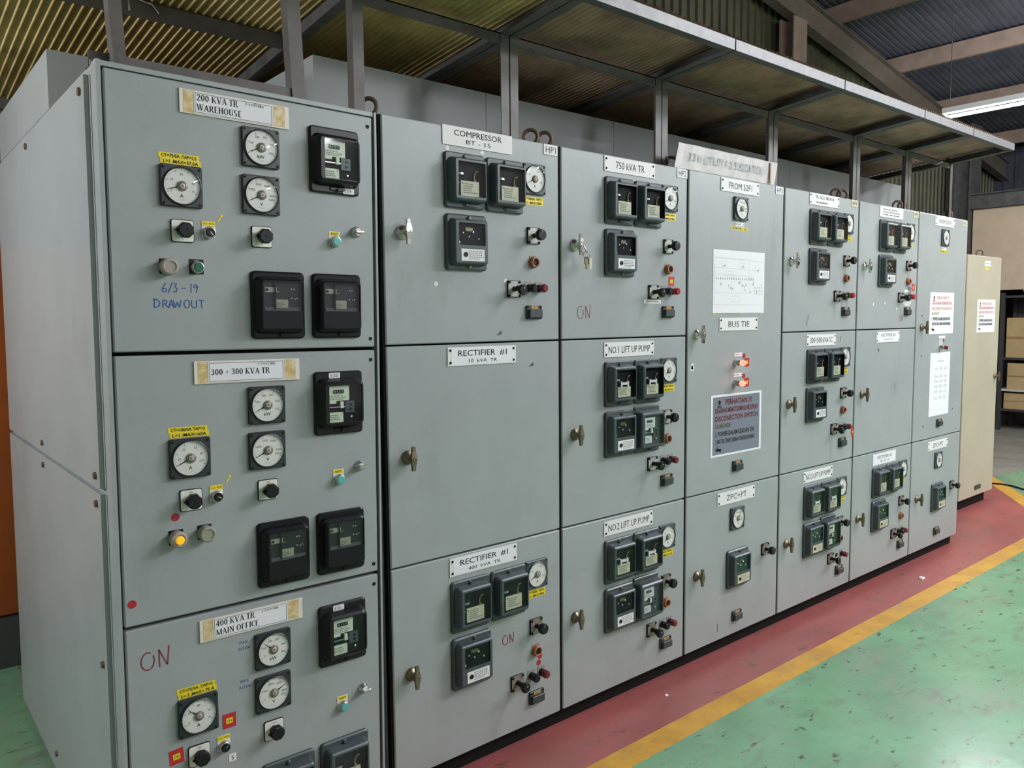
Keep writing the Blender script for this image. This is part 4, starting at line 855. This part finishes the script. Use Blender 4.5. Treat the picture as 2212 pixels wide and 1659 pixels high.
# ================================================================== canopies above the cabinets
ZR = lambda y: 2.667-.085*y
def sbar(m_, x0, x1, y0, y1, za, zb, ma):
    m_.add([(x, y, ZR(y)+z) for x in (x0, x1) for y in (y0, y1) for z in (za, zb)], [(0, 1, 3, 2), (4, 6, 7, 5), (0, 4, 5, 1), (2, 3, 7, 6), (0, 2, 6, 4), (1, 5, 7, 3)], ma)
def sheet(x0, x1, y0, y1, z, ma, pitch=.028, amp=.0065, ns=6):
    m_ = MB(); nw = int(round((x1-x0)/pitch)); N = nw*6; ys = [y0+(y1-y0)*i/ns for i in range(ns+1)]; rnd = random.Random(int(x0*100)+9)
    for th in (0, .0016):
        vs_ = []
        for y in ys:
            sag = .004*math.sin(y*3+x0*5)
            for i in range(N+1): vs_.append((x0+(x1-x0)*i/N, y, ZR(y)+z+sag+amp*math.sin(2*pi*i/6)+th))
        n = N+1
        m_.add(vs_, [(k*n+i, k*n+i+1, (k+1)*n+i+1, (k+1)*n+i) for k in range(ns) for i in range(N)], ma, True)
    return m_
def canopy(x0, x1, label, ma):
    o = thing('canopy', label, 'canopy', (x0, .11, 2.27), 'corrugated canopies above the switchgear'); off = Vector((-x0, -.11, -2.27))
    def ad(name, m_): return obj(name, m_, o, off)
    for s, xx in ((1, x0+.003), (-1, x1-.003)):
        m_ = MB(); a, b_ = sorted((xx, xx+s*.038)); c_, d_ = sorted((xx, xx+s*.004)); m_.box(a, b_, .100, .104, 2.2705, ZR(.10)+.002, FRAME); m_.box(c_, d_, .104, .140, 2.2705, ZR(.10)+.002, FRAME); ad('post', m_)
        m_ = MB(); sbar(m_, a, b_, -.268, 1.30, 0, .004, FRAME); sbar(m_, c_, d_, -.268, 1.30, .004, .042, FRAME_D); r = ad('rafter', m_)  # web darker than the flange: its shaded face is painted in
        bt = MB(); bt.lathe([(.006, 0), (.006, .002)], INK, 8, (xx-s*.0008, 0, 0)); 
        h_ = MB(); h_.cyl((xx-.001, -.225, ZR(-.225)+.022), (xx+.005, -.225, ZR(-.225)+.022), .006, .006, INK, 8); obj('bolt_hole', h_, r)
    m_ = MB(); m_.box(x0+.008, x1-.008, .104, .108, ZR(.1)-.032, ZR(.1)+.006, FRAME); m_.box(x0+.008, x1-.008, .104, .142, ZR(.1)+.002, ZR(.1)+.006, FRAME); ad('purlin', m_)
    m_ = MB(); m_.box(x0+.004, x1-.004, -.274, -.270, 2.690, 2.733, STRIP); m_.box(x0+.004, x1-.004, -.270, -.235, 2.690, 2.694, FRAME_D); ad('front_edge', m_)
    ad('corrugated_sheet', sheet(x0, x1, -.262, 1.34, .054, ma)); return o
CX = (-.03, .618, 1.486, 2.368, 3.243, 3.917, 4.600)
NAMES = ('COMPRESSOR', '750 kVA TR', 'FROM 52F1', '300+500 kVA SC', 'upper RECTIFIER #3', 'FROM 52F10')
for i in range(6): canopy(CX[i], CX[i+1], 'corrugated canopy on grey angle-iron posts above the %s door' % NAMES[i], SHEET if i == 0 else SHEET2)
# left canopy over the nearest cabinet
o = thing('canopy', 'olive corrugated canopy on leaning angle-iron posts above the nearest cabinet at left', 'canopy', (-.48, .06, 2.27), 'corrugated canopies above the switchgear'); off = Vector((.48, -.06, -2.27))
for xx in (-.752, -.258):
    m_ = MB(); lean = .016
    def lb_(xa, xb, ya, yb): m_.add([(x-(lean if z > 2.5 else 0), y, z) for x in (xa, xb) for y in (ya, yb) for z in (2.2705, 2.665)], [(0, 1, 3, 2), (4, 6, 7, 5), (0, 4, 5, 1), (2, 3, 7, 6), (0, 2, 6, 4), (1, 5, 7, 3)], FRAME)
    lb_(xx, xx+.042, .050, .054); lb_(xx, xx+.004, .012, .050) if xx < -.5 else lb_(xx, xx+.004, .054, .090); obj('post', m_, o, off)
m_ = MB(); m_.box(-.80, -.215, .056, .060, 2.2705, 2.310, FRAME); m_.box(-.80, -.215, .060, .095, 2.2705, 2.275, FRAME); obj('base_rail', m_, o, off)
m_ = MB(); m_.box(-1.6, -.040, .578, .582, ZR(.58)-.018, ZR(.58)+.034, FRAME); m_.box(-1.6, -.040, .582, .620, ZR(.58)+.030, ZR(.58)+.034, FRAME_D); pu = obj('purlin', m_, o, off)
h_ = MB(); h_.tube([(-.56, .574, ZR(.58)+.035), (-.56, .570, ZR(.58)+.010), (-.56, .572, ZR(.58)-.005)], .004, SILV, 6); h_.tube([(-.53, .574, ZR(.58)+.036), (-.49, .572, ZR(.58)+.030), (-.47, .572, ZR(.58)+.006)], .004, SILV, 6); obj('hook_bolt', h_, pu)
obj('corrugated_sheet', sheet(-1.6, -.034, -.35, 1.75, .046, SHEET, .028, .007), o, off)
m_ = MB(); sbar(m_, -1.6, -.05, 1.72, 1.74, -.01, .03, FRAME); obj('rear_purlin', m_, o, off)

# ================================================================== background things
# orange-brown locker behind the near cabinet
ORB = mat('orange_brown_paint', (.34, .075, .010), .45, col2=(.25, .055, .008), vscale=3); BLU = mat('blue_trim', (.02, .10, .28), .5)
o = thing('locker', 'orange-brown steel locker behind the nearest cabinet at far left', 'locker', (-1.5, 2.1, 0))
m_ = MB(); m_.box(-.75, .85, .02, .5, .25, 2.0, ORB); obj('carcass', m_, o)
for x in (-.74, .06): m_ = MB(); m_.plate(.78, 1.72, .004, .02, -.002, ORB, .003, x+.39, 1.12); obj('door', m_, o)
m_ = MB(); m_.box(-.75, .85, .0, .5, 2.0, 2.05, BLU); obj('top_trim', m_, o); m_ = MB(); m_.box(-.74, .84, .01, .5, 0, .25, mat('dark_grey_base', (.05, .055, .05), .6)); obj('plinth', m_, o)
# shelf rack with cartons at the far right
KRAFT = mat('kraft_cardboard', (.42, .29, .14), .7, col2=(.36, .245, .115), vscale=8); RACK = mat('dark_rack_steel', (.035, .033, .032), .55)
o = thing('shelf_rack', 'dark steel shelf rack under the beige wall at far right', 'rack', (11.3, .6, 0))
for x in (-.25, .25):
    for y in (-1.6, 0, 1.28): m_ = MB(); m_.box(x-.025, x+.025, y-.025, y+.025, 0, 1.92, RACK); obj('upright', m_, o)
for z in (.30, .58, 1.02, 1.88): m_ = MB(); m_.box(-.27, .27, -1.62, 1.31, z-.03, z, RACK if z != .58 else mat('pale_shelf_edge', (.45, .43, .38), .5)); obj('shelf', m_, o)
m_ = MB(); m_.box(.27, .28, -1.62, 1.31, .05, 1.9, RACK); obj('back_panel', m_, o)
def carton(x, y, z, sx, sy, sz, label, lab2=None):
    m_ = MB(); m_.box(-sx/2, sx/2, -sy/2, sy/2, 0, sz, KRAFT); o = thing('cardboard_box', label, 'box', (x, y, z), 'cartons on the far shelf rack', m_)
    m_ = MB(); m_.box(-sx/2-.002, -sx/2, -sy/2, sy/2, sz*.47, sz*.53, mat('brown_packing_tape', (.30, .17, .08), .4)); obj('packing_tape', m_, o)
carton(11.25, 1.62, 1.021, .36, .42, .55, 'tall brown carton with a torn band on the upper shelf')
carton(11.25, 1.20, 1.021, .36, .36, .42, 'brown carton beside the tall carton on the upper shelf')
carton(11.25, 1.55, .581, .36, .50, .36, 'wide brown carton on the shelf with the pale edge')
carton(11.25, .98, .581, .36, .50, .30, 'lower wide brown carton on the shelf with the pale edge')
carton(11.25, 1.60, .301, .36, .46, .22, 'flat brown carton on the lowest shelf')
# thin black cable lying on the floor by the beige cabinet
m_ = MB(); m_.tube([(6.98, .62, .010), (7.02, .50, .010), (7.0, .40, .010), (6.93, .30, .010), (6.80, .10, .010), (6.6, -.15, .010)], .008, BLK, 6); thing('cable', 'thin black cable lying across the yellow line by the beige cabinet', 'cable', (0, 0, 0), None, m_)

for x, y, lab in ((3.68, -.165, 'tiny white scrap on the red paint before the RECTIFIER #3 cabinet'), (1.30, -.10, 'tiny pale scrap on the red paint before the 750 kVA TR cabinet')):
    m_ = MB(); k_ = 1 if x > 2 else .4; m_.box(-.022*k_, .022*k_, -.010*k_, .010*k_, 0, .006*k_, CHIPW); m_.box(-.014*k_, .016*k_, -.006*k_, .014*k_, .006*k_, .010*k_, CHIPW); thing('paper_scrap', lab, 'scrap', (x, y, .0016), None, m_)
